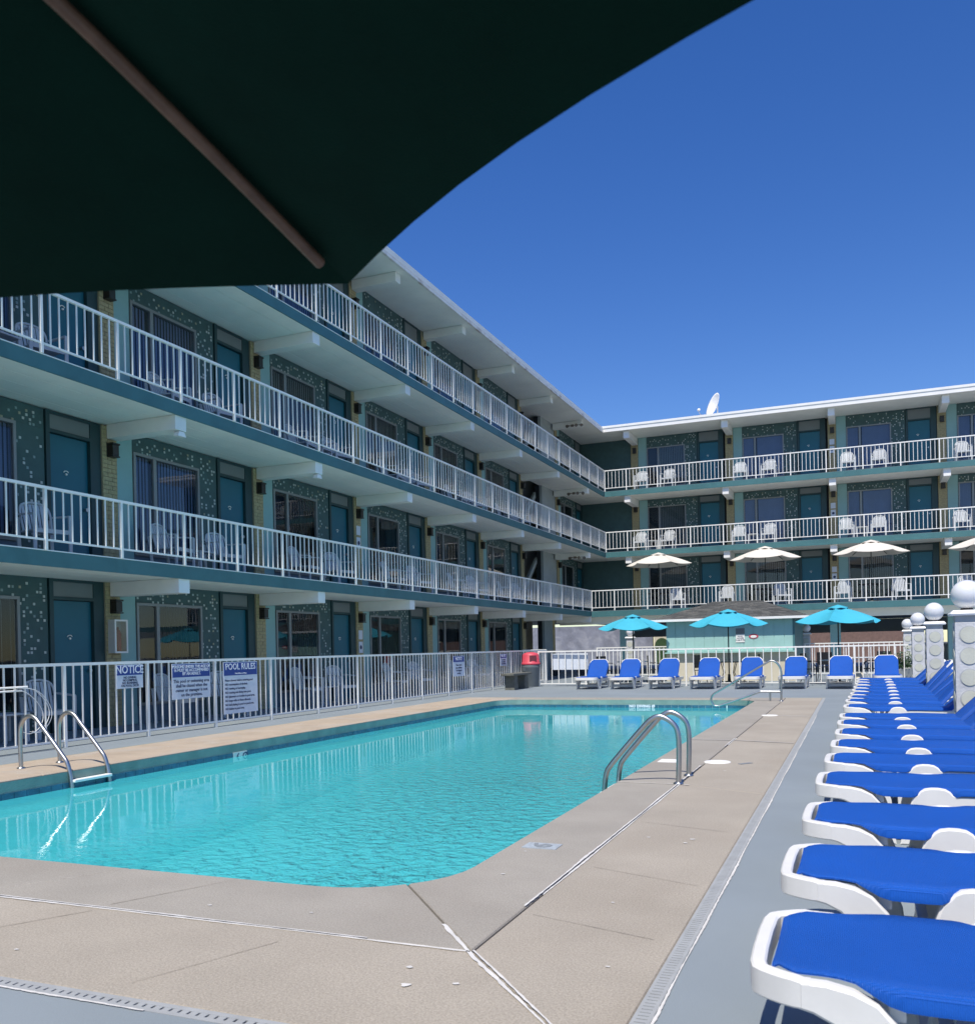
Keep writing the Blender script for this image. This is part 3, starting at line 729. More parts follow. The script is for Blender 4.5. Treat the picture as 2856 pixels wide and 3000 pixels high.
# ------------------------------------------------------------------ railings
def railing(label, p0, p1, zf, H, post_first, post_d, nb, top_w=0.05, bot=0.155, cat='railing', post_w=0.042, group=None, bar_w=0.019, name='balcony_railing', skip_last=False):
    p0 = Vector((*p0, zf)); p1 = Vector((*p1, zf)); d = (p1 - p0); Ln = d.length; ang = math.atan2(d.y, d.x)
    t = thing(name, label, cat, p0, (0, 0, ang), group)
    part('top_rail', MB().box(-0.02, Ln + 0.02, -top_w / 2, top_w / 2, H - 0.04, H), 'rail_white', t)
    part('bottom_rail', MB().box(0, Ln, -0.014, 0.014, bot - 0.028, bot), 'rail_white', t)
    pm = MB().box(-post_w / 2, post_w / 2, -post_w / 2, post_w / 2, 0, H - 0.04).mesh('post', 'rail_white')
    bm_ = MB().box(-bar_w / 2, bar_w / 2, -bar_w / 2, bar_w / 2, bot, H - 0.04).mesh('baluster', 'rail_white')
    posts = []; x = post_first
    while x <= Ln + 0.01: posts.append(x); x += post_d
    if post_first > 0.3: posts = [0.0] + posts
    if Ln - posts[-1] > 0.3 and not skip_last: posts.append(Ln)
    for q in posts: link('post', pm, t, (q, 0, 0))
    k = 0
    for a, b in zip(posts[:-1], posts[1:]):
        n = max(1, round((b - a) / (post_d / (nb + 1))) - 1)
        for i in range(n):
            link('baluster', bm_, t, (a + (b - a) * (i + 1) / (n + 1), 0, 0), (R_(random.uniform(-0.25, 0.25)), 0, 0)); k += 1
    return t
names = {1: 'second-floor', 2: 'third-floor', 3: 'top-floor'}
rg = 'white balcony railings of the motel'
rail_h = {1: 0.90, 2: 0.93, 3: 0.975}
for lv in (1, 2, 3):
    end = 37.72 if lv == 1 else 40.32
    railing(f'white {names[lv]} railing running along the long left wing', (-10.555, 2.33), (-10.555, end), FL[lv], rail_h[lv], 1.42 * 0 + 0.0, 1.4185, 8, group=rg)
    yy = 37.72 if lv == 1 else 40.32
    railing(f'white {names[lv]} railing across the far right wing', (-10.53, yy), (8.0, yy), FL[lv], rail_h[lv] - 0.01, 1.0, 1.416, 8, group=rg)
# pool fences
fg = 'white metal pool fences'
lf = railing('long white pool fence with signs in front of the ground-floor rooms', (-10.05, 2.95), (-10.05, 29.9), 0, 1.155, 0, 1.567, 9, cat='fence', bot=0.105, name='pool_fence', group=fg)
railing('short return of white fence turning back beside the red-lidded trash can', (-10.05, 29.95), (-10.9, 29.95), 0, 1.17, 0, 0.85, 4, cat='fence', bot=0.105, name='pool_fence', group=fg)
railing('white fence right behind the row of blue loungers across the far deck', (-9.35, 27.1), (1.40, 26.95), 0, 1.12, 0, 1.55, 6, cat='fence', bot=0.10, name='pool_fence', group=fg, bar_w=0.022)
railing('second white fence farther back, right of the aqua kiosk', (-1.75, 35.0), (1.6, 34.6), 0, 1.19, 0, 1.5, 8, cat='fence', bot=0.10, name='pool_fence', group=fg, bar_w=0.024)
railing('second white fence farther back, left of the aqua kiosk', (-9.6, 35.0), (-6.1, 35.0), 0, 1.19, 0, 1.5, 8, cat='fence', bot=0.10, name='pool_fence', group=fg, bar_w=0.024)

# ------------------------------------------------------------------ signs on the fence
def sign(name, label, y0, y1, z0, z1, band, header, hsize, body, bsize, hls=1.0, bls=1.0, sub=None, x=-10.012, align='CENTER', hx=1.0, bx=1.0):
    w = y1 - y0; cy = (y0 + y1) / 2
    t = thing(name, label, 'sign', (x, cy, z0), (0, 0, R_(90)), 'pool notices on the left fence')
    h = z1 - z0
    part('board', MB().box(-w / 2, w / 2, 0, 0.006, 0, h), 'sign_white', t)
    part('header_band', MB().box(-w / 2 + 0.012, w / 2 - 0.012, -0.002, 0.0, h - band, h - 0.012), 'sign_blue', t)
    text('header_text', header, hsize, 'ink_white', t, (0, -0.0035, h - band / 2 - (0.0 if not sub else -0.03)), (R_(90), 0, 0), hx, 0.002, ls=hls)
    if sub: text('header_text', sub, 0.030, 'ink_white', t, (0, -0.0035, h - band + 0.032), (R_(90), 0, 0), 1.0, 0.0008)
    text('body_text', body, bsize, 'ink', t, (0 if align == 'CENTER' else -w / 2 + 0.035, -0.0035, (h - band) / 2), (R_(90), 0, 0), bx, 0.0008, align=align, ls=bls)
    return t
sign('notice_sign', 'smallest near sign headed NOTICE, hung left of the other two near signs', 10.125, 10.655, 0.755, 1.105, 0.155, 'NOTICE', 0.165, 'NO DIVING\nNO JUMPING\nNO RUNNING\nON POOL DECK', 0.048, bls=0.85, hx=0.92)
sign('notice_sign', 'wide sign about persons under the age of 16, between NOTICE and POOL RULES', 11.28, 12.19, 0.525, 1.095, 0.22, 'PERSONS UNDER THE AGE OF\n16 MUST BE ACCOMPANIED\nBY AN ADULT.', 0.066, 'This pool or swimming area\nshall be closed when the\nowner or manager is not\non the premises.', 0.075, hls=0.85, bls=0.98)
sign('notice_sign', 'tall sign headed POOL RULES with a list of rules', 12.53, 13.47, 0.20, 1.095, 0.235, 'POOL RULES', 0.155, 'Please shower before entering pool\nNO consumption of alcohol.\nNO running or horseplay.\nNO running and diving into pool.\nNO glassware or bottles in pool area.\nNO large rafts or floats allowed.\nNO ball playing in pool or pool area.\nNO babies in pool area.', 0.053, sub='Hours 9:00 am to 9:00 pm', align='LEFT', bls=1.32, hx=0.95)
sign('notice_sign', 'small blue and white sign farther along the fence, tallest of the far pair', 22.0, 22.75, 0.50, 1.05, 0.16, 'NOTICE', 0.12, 'Please watch\nyour children.\nNo lifeguard\non duty.', 0.075)
sign('notice_sign', 'small blue and white sign on the fence nearest the bench', 25.45, 26.0, 0.70, 1.06, 0.12, 'NOTICE', 0.10, 'NO DIVING\nNO JUMPING\nNO RUNNING', 0.06)

# ------------------------------------------------------------------ patio chairs (white plastic)
def make_chair():
    t = thing('plastic_armchair', 'x', 'chair')
    b = MB(); b.box(-0.25, 0.25, -0.24, 0.22, 0.40, 0.425); b.box(-0.25, 0.25, -0.255, -0.24, 0.36, 0.425)
    part('seat', b, 'chair_white', t)
    pts = [(-0.22, 0.20, 0.42), (-0.235, 0.27, 0.70), (-0.20, 0.315, 0.83), (-0.10, 0.33, 0.88), (0, 0.335, 0.89), (0.10, 0.33, 0.88), (0.20, 0.315, 0.83), (0.235, 0.27, 0.70), (0.22, 0.20, 0.42)]
    bk = part('backrest', MB().tube(bezier(pts, 4), 0.019, 6), 'chair_white', t)
    sm = MB().add([(-0.017, 0, 0), (0.017, 0, 0), (0.022, 0.125, 0.44), (-0.022, 0.125, 0.44), (-0.017, 0.012, 0), (0.017, 0.012, 0), (0.022, 0.137, 0.44), (-0.022, 0.137, 0.44)], [(0, 1, 2, 3), (7, 6, 5, 4), (0, 3, 7, 4), (1, 5, 6, 2), (3, 2, 6, 7)]).mesh('slat', 'chair_white')
    for k in range(7):
        x = -0.165 + k * 0.055; link('slat', sm, bk, (x, 0.20, 0.42), (0, R_(x * 9), 0))
    for s in (-1, 1):
        b = MB(); b.add([(s * 0.25, -0.25, 0.63), (s * 0.30, -0.25, 0.63), (s * 0.29, 0.24, 0.66), (s * 0.24, 0.24, 0.66), (s * 0.25, -0.25, 0.655), (s * 0.30, -0.25, 0.655), (s * 0.29, 0.24, 0.685), (s * 0.24, 0.24, 0.685)], [(0, 1, 2, 3), (7, 6, 5, 4), (0, 4, 5, 1), (1, 5, 6, 2), (2, 6, 7, 3), (3, 7, 4, 0)])
        part('armrest', b, 'chair_white', t)
        b = MB(); b.prism([(-0.03, 0), (0.02, 0), (0.028, 0.64), (-0.028, 0.64)], -0.015, 0.015, 'y'); part('leg', b, 'chair_white', t, (s * 0.275, -0.245, 0))
        b = MB(); b.prism([(-0.03, 0), (0.02, 0), (0.028, 0.64), (-0.028, 0.64)], -0.015, 0.015, 'y'); part('leg', b, 'chair_white', t, (s * 0.255, 0.25, 0), (R_(-6), 0, 0))
    return t
def make_table():
    t = thing('side_table', 'x', 'table')
    part('tabletop', MB().box(-0.22, 0.22, -0.22, 0.22, 0.40, 0.43), 'chair_white', t, bevel=0.008)
    for sx in (-1, 1):
        for sy in (-1, 1): part('leg', MB().box(sx * 0.19 - 0.02, sx * 0.19 + 0.02, sy * 0.19 - 0.02, sy * 0.19 + 0.02, 0, 0.40), 'chair_white', t)
    return t
chair0 = make_chair(); table0 = make_table(); used = {'c': False, 't': False}
def put_chair(loc, rz, label, group):
    if not used['c']:
        used['c'] = True; c = chair0; c.location = loc; c.rotation_euler = (0, 0, rz); c['label'] = label; c['group'] = group; return c
    return copy_tree(chair0, loc, (0, 0, rz), label=label, group=group)
def put_table(loc, label, group):
    if not used['t']:
        used['t'] = True; c = table0; c.location = loc; c['label'] = label; c['group'] = group; return c
    return copy_tree(table0, loc, label=label, group=group)
ordn = ['first', 'second', 'third', 'fourth', 'fifth', 'sixth', 'seventh']
flname = {0: 'ground floor', 1: 'second floor', 2: 'third floor', 3: 'top floor'}
for lv in (0, 1, 2):
    for i, u in enumerate(pil[1:]):
        if lv == 0 and i > 4: continue
        z = FL[lv] + (0.001 if lv == 0 else 0.001)
        wn_ = ordn[i]
        x = -11.55
        put_chair((x, u + 1.05, z), R_(90 + 8), f'nearer white armchair under the {wn_} window from the left, {flname[lv]}, left wing', 'white plastic armchairs outside the rooms')
        put_chair((x + 0.05, u + 2.45, z), R_(90 - 14), f'farther white armchair under the {wn_} window from the left, {flname[lv]}, left wing', 'white plastic armchairs outside the rooms')
        if (i + lv) % 2 == 0:
            put_table((x, u + 1.75, z), f'low white table under the {wn_} window from the left, {flname[lv]}, left wing', 'low white plastic tables outside the rooms')
for lv in (2, 3):
    for i, u in enumerate(rp[:4]):
        z = FL[lv] + 0.001
        a, b_ = (0.65, 2.0) if lv == 3 else (0.55, 1.95)
        y = 40.72
        put_chair((u + a + 0.15, y, z), R_(4), f'left white armchair by the {ordn[i]} window, {flname[lv]}, far right wing', 'white plastic armchairs outside the rooms')
        if i < 3 or lv == 3: put_chair((u + b_, y, z), R_(-5), f'right white armchair by the {ordn[i]} window, {flname[lv]}, far right wing', 'white plastic armchairs outside the rooms')
        if lv == 2 and i < 3: put_table((u + 1.3, y - 0.05, z), f'low white table by the {ordn[i]} window, third floor, far right wing', 'low white plastic tables outside the rooms')
for i, (x, r) in enumerate(((-7.0, 20), (-4.95, 0), (-2.75, 25), (-0.45, -10), (1.65, 15), (3.9, 0))):
    put_chair((x, 38.5, FL[1] + 0.001), R_(r), f'white plastic armchair on the second-floor terrace, {ordn[i]} from the left behind the railing', 'white plastic armchairs outside the rooms')

# dark glass-topped tables under the beige umbrellas
def patio_set(name, label, loc, r=0.5, top='patio_black', h=0.70):
    t = thing(name, label, 'table', loc, group='round patio tables')
    part('tabletop', MB().lathe([(r, h), (r + 0.012, h + 0.012), (r, h + 0.025), (0.001, h + 0.025)], 28), top, t)
    for k in range(4):
        a = R_(45 + 90 * k); part('leg', MB().tube([(0.42 * r * 2 * math.cos(a) * 0.9, 0.42 * r * 2 * math.sin(a) * 0.9, 0), (0.2 * math.cos(a), 0.2 * math.sin(a), 0.35), (0.3 * math.cos(a), 0.3 * math.sin(a), h)], 0.013, 6), top, t)
    return t
for i, x in enumerate((-7.87, -3.44, 0.6, 4.75)):
    patio_set('patio_table', f'dark round table under the {ordn[i]} beige umbrella from the left', (x, 39.0, FL[1] + 0.001))

# ------------------------------------------------------------------ umbrellas
def umbrella(name, label, cat, loc, r, rim, apex, n, cloth, pole_m, sag=0.07, rot=0, drop=0.03, vent=True, ribm=None, group=None, tilt=(0, 0), pole_r=0.02, rib_r=0.008, base=True, valance=0.0, rib_end=0.91):
    t = thing(name, label, cat, loc, group=group)
    top = Vector((0, 0, apex)); nseg = 8; nr = 7
    b = MB(); b.smooth = True
    idx = {}
    def pt(a_i, s, k):
        """panel a_i, s in 0..1 across, k radial 0..1"""
        a0 = rot + 2 * math.pi * a_i / n; a1 = rot + 2 * math.pi * (a_i + 1) / n
        p0 = Vector((r * math.cos(a0), r * math.sin(a0), rim)); p1 = Vector((r * math.cos(a1), r * math.sin(a1), rim))
        e = p0.lerp(p1, s); bow = 4 * s * (1 - s)
        inward = Vector((-e.x, -e.y, 0)).normalized()
        e = e + inward * (sag * bow) + Vector((0, 0, -drop * bow))
        q = top.lerp(e, k); q.z += 0.10 * (apex - rim) * math.sin(math.pi * k) - 0.16 * (apex - rim) * bow * k * (1 - k)
        return q
    th = 0.003
    for side, dz in ((0, 0.0), (1, -th)):
        for a_i in range(n):
            grid = [[pt(a_i, s / nseg, k / nr) + Vector((0, 0, dz)) for s in range(nseg + 1)] for k in range(nr + 1)]
            vs = [v for row in grid for v in row]; w = nseg + 1; fs = []
            for k in range(nr):
                for s in range(nseg):
                    q = (k * w + s, (k + 1) * w + s, (k + 1) * w + s + 1, k * w + s + 1)
                    fs.append(q if side == 0 else q[::-1])
            b.add(vs, fs)
            if side == 0:
                ed = [pt(a_i, s / nseg, 1.0) for s in range(nseg + 1)]
                vv = ed + [p + Vector((0, 0, -max(th, valance))) for p in ed]
                b.add(vv, [(i, nseg + 1 + i, nseg + 2 + i, i + 1) for i in range(nseg)])
    cn = part('canopy', b, cloth, t)
    if vent:
        b = MB(); b.smooth = True; m_ = n * 2; rv = r * 0.24; ring = []
        zv = apex - (apex - rim) * 0.24 + 0.045
        for k in range(m_):
            a = rot + 2 * math.pi * k / m_; rr = rv * (1 if k % 2 == 0 else 0.93); ring.append(Vector((rr * math.cos(a), rr * math.sin(a), zv + (0 if k % 2 == 0 else 0.03))))
        vs = [Vector((0, 0, apex + 0.055))] + ring + [p + Vector((0, 0, -0.02)) for p in ring]
        b.add(vs, [(0, 1 + k, 1 + (k + 1) % m_) for k in range(m_)] + [(1 + k, 1 + m_ + k, 1 + m_ + (k + 1) % m_, 1 + (k + 1) % m_) for k in range(m_)])
        b.add([vs[0] - Vector((0, 0, 0.01))] + vs[1 + m_:], [(0, 1 + (k + 1) % m_, 1 + k) for k in range(m_)])
        part('vent', b, cloth, cn)
    for a_i in range(n):
        a = rot + 2 * math.pi * a_i / n; e = Vector((r * 0.93 * math.cos(a), r * 0.93 * math.sin(a), rim + (apex - rim) * 0.07)); pp = [top + Vector((0, 0, -0.035))]
        for k in range(1, 7):
            q = top.lerp(Vector((r * math.cos(a), r * math.sin(a), rim)), k / 6 * rib_end); q.z += 0.10 * (apex - rim) * math.sin(math.pi * k / 6 * rib_end) - 0.004 - rib_r * 1.4; pp.append(q)
        part('rib', MB().tube(pp, rib_r, 8), ribm or pole_m, t)
    part('pole', MB().cyl((0, 0, 0.02), (0, 0, apex + 0.05), pole_r, n=14), pole_m, t)
    if base: part('base', MB().lathe([(0.24, 0), (0.24, 0.04), (0.20, 0.075), (0.05, 0.095), (0.035, 0.30), (0.001, 0.30)], 24), pole_m, t)
    return t
cy = 'cyan patio umbrellas behind the far loungers'
umbrella('patio_umbrella', 'bright cyan umbrella nearest the building corner, left of the aqua kiosk', 'umbrella', (-6.97, 30.0, 0), 1.17, 1.83, 2.24, 6, 'cyan_cloth', 'pole_dark', 0.05, R_(10), 0.09, group=cy)
umbrella('patio_umbrella', 'bright cyan umbrella in front of the aqua kiosk wall', 'umbrella', (-3.62, 28.3, 0), 1.17, 1.83, 2.24, 6, 'cyan_cloth', 'pole_dark', 0.05, R_(8), 0.09, group=cy)
umbrella('patio_umbrella', 'bright cyan umbrella right of the kiosk, largest of the three', 'umbrella', (-0.48, 27.9, 0), 1.22, 1.82, 2.24, 6, 'cyan_cloth', 'pole_dark', 0.05, R_(20), 0.09, group=cy)
bg_ = 'beige umbrellas on the second-floor terrace'
for i, x in enumerate((-7.87, -3.44, 0.6, 4.75)):
    umbrella('patio_umbrella', f'beige umbrella on the terrace, {ordn[i]} of four from the left', 'umbrella', (x, 39.0, FL[1]), 1.42, 1.97, 2.44, 6, 'beige_cloth', 'pole_dark', 0.06, R_(2), 0.05, group=bg_, pole_r=0.018, rib_r=0.012)
# the dark green umbrella overhead
def cam_pt(lat, fwd, z): 
    # lateral / forward on the level through the eye
    c, s_ = 0.92541, 0.37895
    return Vector((lat * c - fwd * s_, lat * s_ + fwd * c, z))
Hr = 0.75; T_ = cam_pt(-0.1458 * Hr / 0.41, Hr / 0.41, 1.228 + Hr)
RU = 1.59
rad_ang = 61.54
Cc = cam_pt(-0.1458 * Hr / 0.41 - RU * math.cos(R_(rad_ang)), Hr / 0.41 - RU * math.sin(R_(rad_ang)), 0)
tipdir = (T_ - Cc); rotw = math.atan2(tipdir.y, tipdir.x)
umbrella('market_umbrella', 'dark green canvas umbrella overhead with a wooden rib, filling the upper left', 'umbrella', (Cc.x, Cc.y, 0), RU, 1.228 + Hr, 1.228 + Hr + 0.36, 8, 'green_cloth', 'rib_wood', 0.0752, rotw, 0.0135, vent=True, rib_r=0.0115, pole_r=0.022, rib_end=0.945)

# ------------------------------------------------------------------ loungers
LH = 0.34
def make_lounger(ang=45):
    t = thing('sun_lounger', 'x', 'sun lounger')
    # foot frame loop (top view), swept box
    path = [(0.17, -0.318), (0.150, -0.318), (0.115, -0.312), (0.045, -0.262), (0.025, -0.240), (0.022, -0.20), (0.022, 0.20), (0.025, 0.240), (0.045, 0.262), (0.115, 0.312), (0.150, 0.318), (0.17, 0.318)]
    P = []
    for i in range(len(path) - 1):
        P.append(Vector(path[i]))
        if 1 <= i <= 3 or 7 <= i <= 9: P.append((Vector(path[i]) + Vector(path[i + 1])) / 2)
    P.append(Vector(path[-1]))
    for _ in range(2): P = [P[0]] + [(P[i - 1] + P[i] * 2 + P[i + 1]) / 4 for i in range(1, len(P) - 1)] + [P[-1]]
    b = MB(); rings = []
    for i, p in enumerate(P):
        d = (P[min(i + 1, len(P) - 1)] - P[max(i - 1, 0)]).normalized(); nn = Vector((-d.y, d.x)); w = 0.022
        taper = 0.0
        zt = LH - (0.004 if i in (0, len(P) - 1, 1, len(P) - 2) else 0)
        zb = LH - 0.080
        prof = [(w, zb + 0.006), (w, zt - 0.006), (w - 0.006, zt), (-w + 0.006, zt), (-w, zt - 0.006), (-w, zb + 0.006), (-w + 0.006, zb), (w - 0.006, zb)]
        rings.append([(p.x + nn.x * q, p.y + nn.y * q, z) for q, z in prof])
    n = 8; vs = [v for r in rings for v in r]
    b.smooth = False
    b.add(vs, [(i * n + j, (i + 1) * n + j, (i + 1) * n + (j + 1) % n, i * n + (j + 1) % n) for i in range(len(P) - 1) for j in range(n)])
    b.smooth = False
    b.add(vs, [tuple(range(n)), tuple((len(P) - 1) * n + j for j in range(n - 1, -1, -1))])
    part('foot_frame', b, 'lounger_white', t, smooth=38)
    front = [(0.14, LH - 0.080), (0.175, LH - 0.088), (0.225, LH - 0.112), (0.280, LH - 0.170), (0.325, LH - 0.25), (0.37, 0.0), (0.465, 0.0), (0.455, 0.09), (0.425, 0.17), (0.385, 0.24), (0.335, 0.295), (0.275, LH - 0.018), (0.21, LH - 0.005), (0.14, LH - 0.004)]
    mid = [(0.485, 0.0), (0.555, 0.0), (0.600, 0.12), (0.665, 0.19), (0.74, 0.205), (1.42, 0.205), (1.90, 0.215), (1.93, 0.25), (1.93, 0.30), (1.90, 0.300), (0.80, 0.300), (0.775, 0.306), (0.76, 0.325), (0.735, 0.339), (0.70, 0.345), (0.66, 0.345), (0.625, 0.339), (0.60, 0.325), (0.585, 0.306), (0.56, 0.285), (0.53, 0.20)]
    rear = [(1.46, 0.0), (1.54, 0.0), (1.56, 0.12), (1.60, 0.215), (1.44, 0.215), (1.47, 0.12)]
    for s in (-1, 1):
        y0, y1 = (0.297, 0.340) if s > 0 else (-0.340, -0.297)
        part('front_leg', MB().prism(front, y0, y1, 'y', c=0.008), 'lounger_white', t, smooth=38)
        part('side_rail', MB().prism(mid, y0, y1, 'y', c=0.008), 'lounger_white', t, smooth=38)
        part('rear_leg', MB().prism(rear, y0 + 0.003, y1 - 0.003, 'y', c=0.008), 'lounger_white', t)
    part('crossbar', MB().box(0.50, 0.54, -0.30, 0.30, 0.055, 0.12), 'lounger_white', t)
    part('crossbar', MB().box(1.48, 1.52, -0.30, 0.30, 0.06, 0.12), 'lounger_white', t)
    part('crossbar', MB().box(0.36, 0.40, -0.30, 0.30, 0.245, 0.29), 'lounger_white', t)
    part('crossbar', MB().box(1.22, 1.25, -0.30, 0.30, 0.25, 0.29), 'lounger_white', t)
    # seat sling: grid with skirt
    b = MB(); b.smooth = True
    xs = [0.066, 0.085, 0.11, 0.135, 0.165, 0.20, 0.24, 0.28, 0.32, 0.36, 0.40, 0.44, 0.48, 0.52, 0.56, 0.585, 0.60, 0.62, 0.66, 0.70, 0.74, 0.765, 0.79, 0.82, 0.88, 0.95, 1.05, 1.15, 1.27]
    def sm(a, b_, x): k = min(1, max(0, (x - a) / (b_ - a))); return k * k * (3 - 2 * k)
    cols = 15
    rows = []
    for x in xs:
        hw = 0.232 + 0.056 * sm(0.075, 0.135, x) + 0.060 * sm(0.20, 0.40, x)
        hump = math.exp(-((x - 0.68) / 0.085) ** 4)
        hw -= 0.052 * hump
        sk = 0.0 + 0.050 * sm(0.24, 0.40, x) * (1 - hump) * (1 if x < 0.8 else 0.35 + 0.65 * sm(0.9, 0.8, x))
        if x > 0.8: sk = 0.038
        zt = LH + 0.004 + 0.006 * math.sin(x * 9) * 0.5 - (0.010 if x < 0.08 else 0)
        row = []
        for j in range(cols):
            s = -1 + 2 * j / (cols - 1); a = abs(s)
            if a > 0.95: y = hw * (1 if s > 0 else -1); z = zt - max(0.006, sk)
            elif a > 0.80: y = hw * (1 if s > 0 else -1) * 0.992; z = zt - max(0.004, sk) * 0.35
            else: y = s / 0.72 * hw * 0.96 if a < 0.72 else math.copysign(hw * 0.96, s); z = zt + 0.004 - 0.014 * (1 - (s / 0.8) ** 2)
            row.append(Vector((x, y, z)))
        rows.append(row)
    w = cols
    vs = [v for r in rows for v in r]
    b.add(vs, [(i * w + j, (i + 1) * w + j, (i + 1) * w + j + 1, i * w + j + 1) for i in range(len(xs) - 1) for j in range(w - 1)])
    vs2 = [v - Vector((0, 0, 0.004)) for v in vs]
    b.add(vs2, [(i * w + j, i * w + j + 1, (i + 1) * w + j + 1, (i + 1) * w + j) for i in range(len(xs) - 1) for j in range(w - 1)])
    part('seat_sling', b, 'sling_blue', t)
    # raised back: its own frame and sling
    bp = thing('tmp', '', ''); bp.name = 'backrest'
    for k in ('label', 'category'): del bp[k]
    bpath = [(0.0, -0.275), (0.45, -0.275), (0.60, -0.265), (0.665, -0.20), (0.68, -0.15), (0.68, 0.15), (0.665, 0.20), (0.60, 0.265), (0.45, 0.275), (0.0, 0.275)]
    P = [Vector(p) for p in bpath]; b = MB(); rings = []
    for i, p in enumerate(P):
        d = (P[min(i + 1, len(P) - 1)] - P[max(i - 1, 0)]).normalized(); nn = Vector((-d.y, d.x)); w_ = 0.014
        rings.append([(p.x + nn.x * q, p.y + nn.y * q, z) for q, z in ((w_, -0.045), (w_, 0), (w_ * 0.6, 0.008), (-w_ * 0.6, 0.008), (-w_, 0), (-w_, -0.045))])
    n = 6; vs = [v for r in rings for v in r]; b.smooth = False
    b.add(vs, [(i * n + j, i * n + (j + 1) % n, (i + 1) * n + (j + 1) % n, (i + 1) * n + j) for i in range(len(P) - 1) for j in range(n)])
    b.add(vs, [tuple(range(n - 1, -1, -1)), tuple((len(P) - 1) * n + j for j in range(n))])
    hinge = (1.27, 0, LH - 0.02)
    me = b.mesh('backrest', 'lounger_white')
    bpo = link('backrest', me, t, hinge, (0, R_(-ang), 0)); bpo.name = 'backrest'
    bpy.data.objects.remove(bp)
    b = MB(); b.smooth = True; xs2 = [-0.02, 0.1, 0.3, 0.5, 0.60, 0.64, 0.665]; rows = []
    for x in xs2:
        hw = 0.268 - 0.075 * sm(0.55, 0.665, x)
        sk = 0.052 * sm(0.62, 0.52, x)
        rows.append([Vector((x, math.copysign(hw + 0.026 * sm(0.64, 0.55, x), s), 0.013 - sk - 0.002)) if abs(s) > 1 else Vector((x, s * (hw + 0.022 * sm(0.64, 0.55, x)), 0.013 - 0.016 * (1 - s * s) * sm(-0.05, 0.1, x) * sm(0.68, 0.5, x))) for s in (-1.1, -1, -0.8, -0.4, 0, 0.4, 0.8, 1, 1.1)])
    w = 9; vs = [v for r in rows for v in r]
    b.add(vs, [(i * w + j, (i + 1) * w + j, (i + 1) * w + j + 1, i * w + j + 1) for i in range(len(xs2) - 1) for j in range(w - 1)])
    vs2 = [v - Vector((0, 0, 0.004)) for v in vs]
    b.add(vs2, [(i * w + j, i * w + j + 1, (i + 1) * w + j + 1, (i + 1) * w + j) for i in range(len(xs2) - 1) for j in range(w - 1)])
    part('back_sling', b, 'sling_blue', bpo)
    part('back_prop', MB().tube([(0.42, -0.22, -0.02), (0.30, -0.22, -0.36), (0.30, 0.22, -0.36), (0.42, 0.22, -0.02)], 0.010, 8), 'steel', bpo)
    return t
lg = make_lounger()
ynear = [2.555, 3.615, 4.74, 5.99, 7.10, 8.17, 9.28, 10.37, 11.37, 13.09, 14.34, 15.27, 16.30, 17.50, 18.70, 20.07, 21.40, 22.75]
xfoot = [-.300, -.295, -.275, -.263, -.244, -.228, -.215, -.215, -.21, -.186, -.174, -.147, -.12, -.095, -.073, -.047, -.028, -.018]
big = ['nearest', 'second nearest', 'third nearest', 'fourth nearest', 'fifth nearest', 'sixth nearest', 'seventh nearest', 'eighth nearest', 'ninth nearest', 'tenth nearest', 'eleventh nearest', 'twelfth nearest', 'thirteenth nearest', 'fourteenth nearest', 'fifteenth nearest', 'sixteenth nearest', 'seventeenth nearest', 'farthest']
for i, (y, x) in enumerate(zip(ynear, xfoot)):
    lab = f'{big[i]} blue sun lounger in the long row on the right'
    if i == 8: lab += ', before the big pillar'
    if i == 9: lab += ', beyond the big pillar'
    rz = R_(random.uniform(-0.8, 0.8)) if i > 2 else R_((0.2, -0.4, -0.6)[i])
    o = lg if i == 0 else copy_tree(lg)
    for ch in o.children:
        if ch.name.startswith('backrest'): ch.rotation_euler = (0, R_(-44 + random.choice([0, 0, -5, 3])), 0)
    o.location = (x, y + 0.275, 0.001); o.rotation_euler = (0, 0, rz); o['label'] = lab; o['group'] = 'sun loungers in the long row on the right'
xr = [-7.24, -6.20, -5.10, -3.95, -2.74, -1.60, -0.42, 0.72]
for i, x in enumerate(xr):
    o = copy_tree(lg, (x, 24.95 - 0.03 * i, 0.001), (0, 0, R_(90 + random.uniform(-1.5, 1.5))), group='sun loungers facing the pool from the far end')
    o['label'] = f'raised-back blue sun lounger, {ordn[i] if i < 7 else "eighth"} from the left beyond the pool'

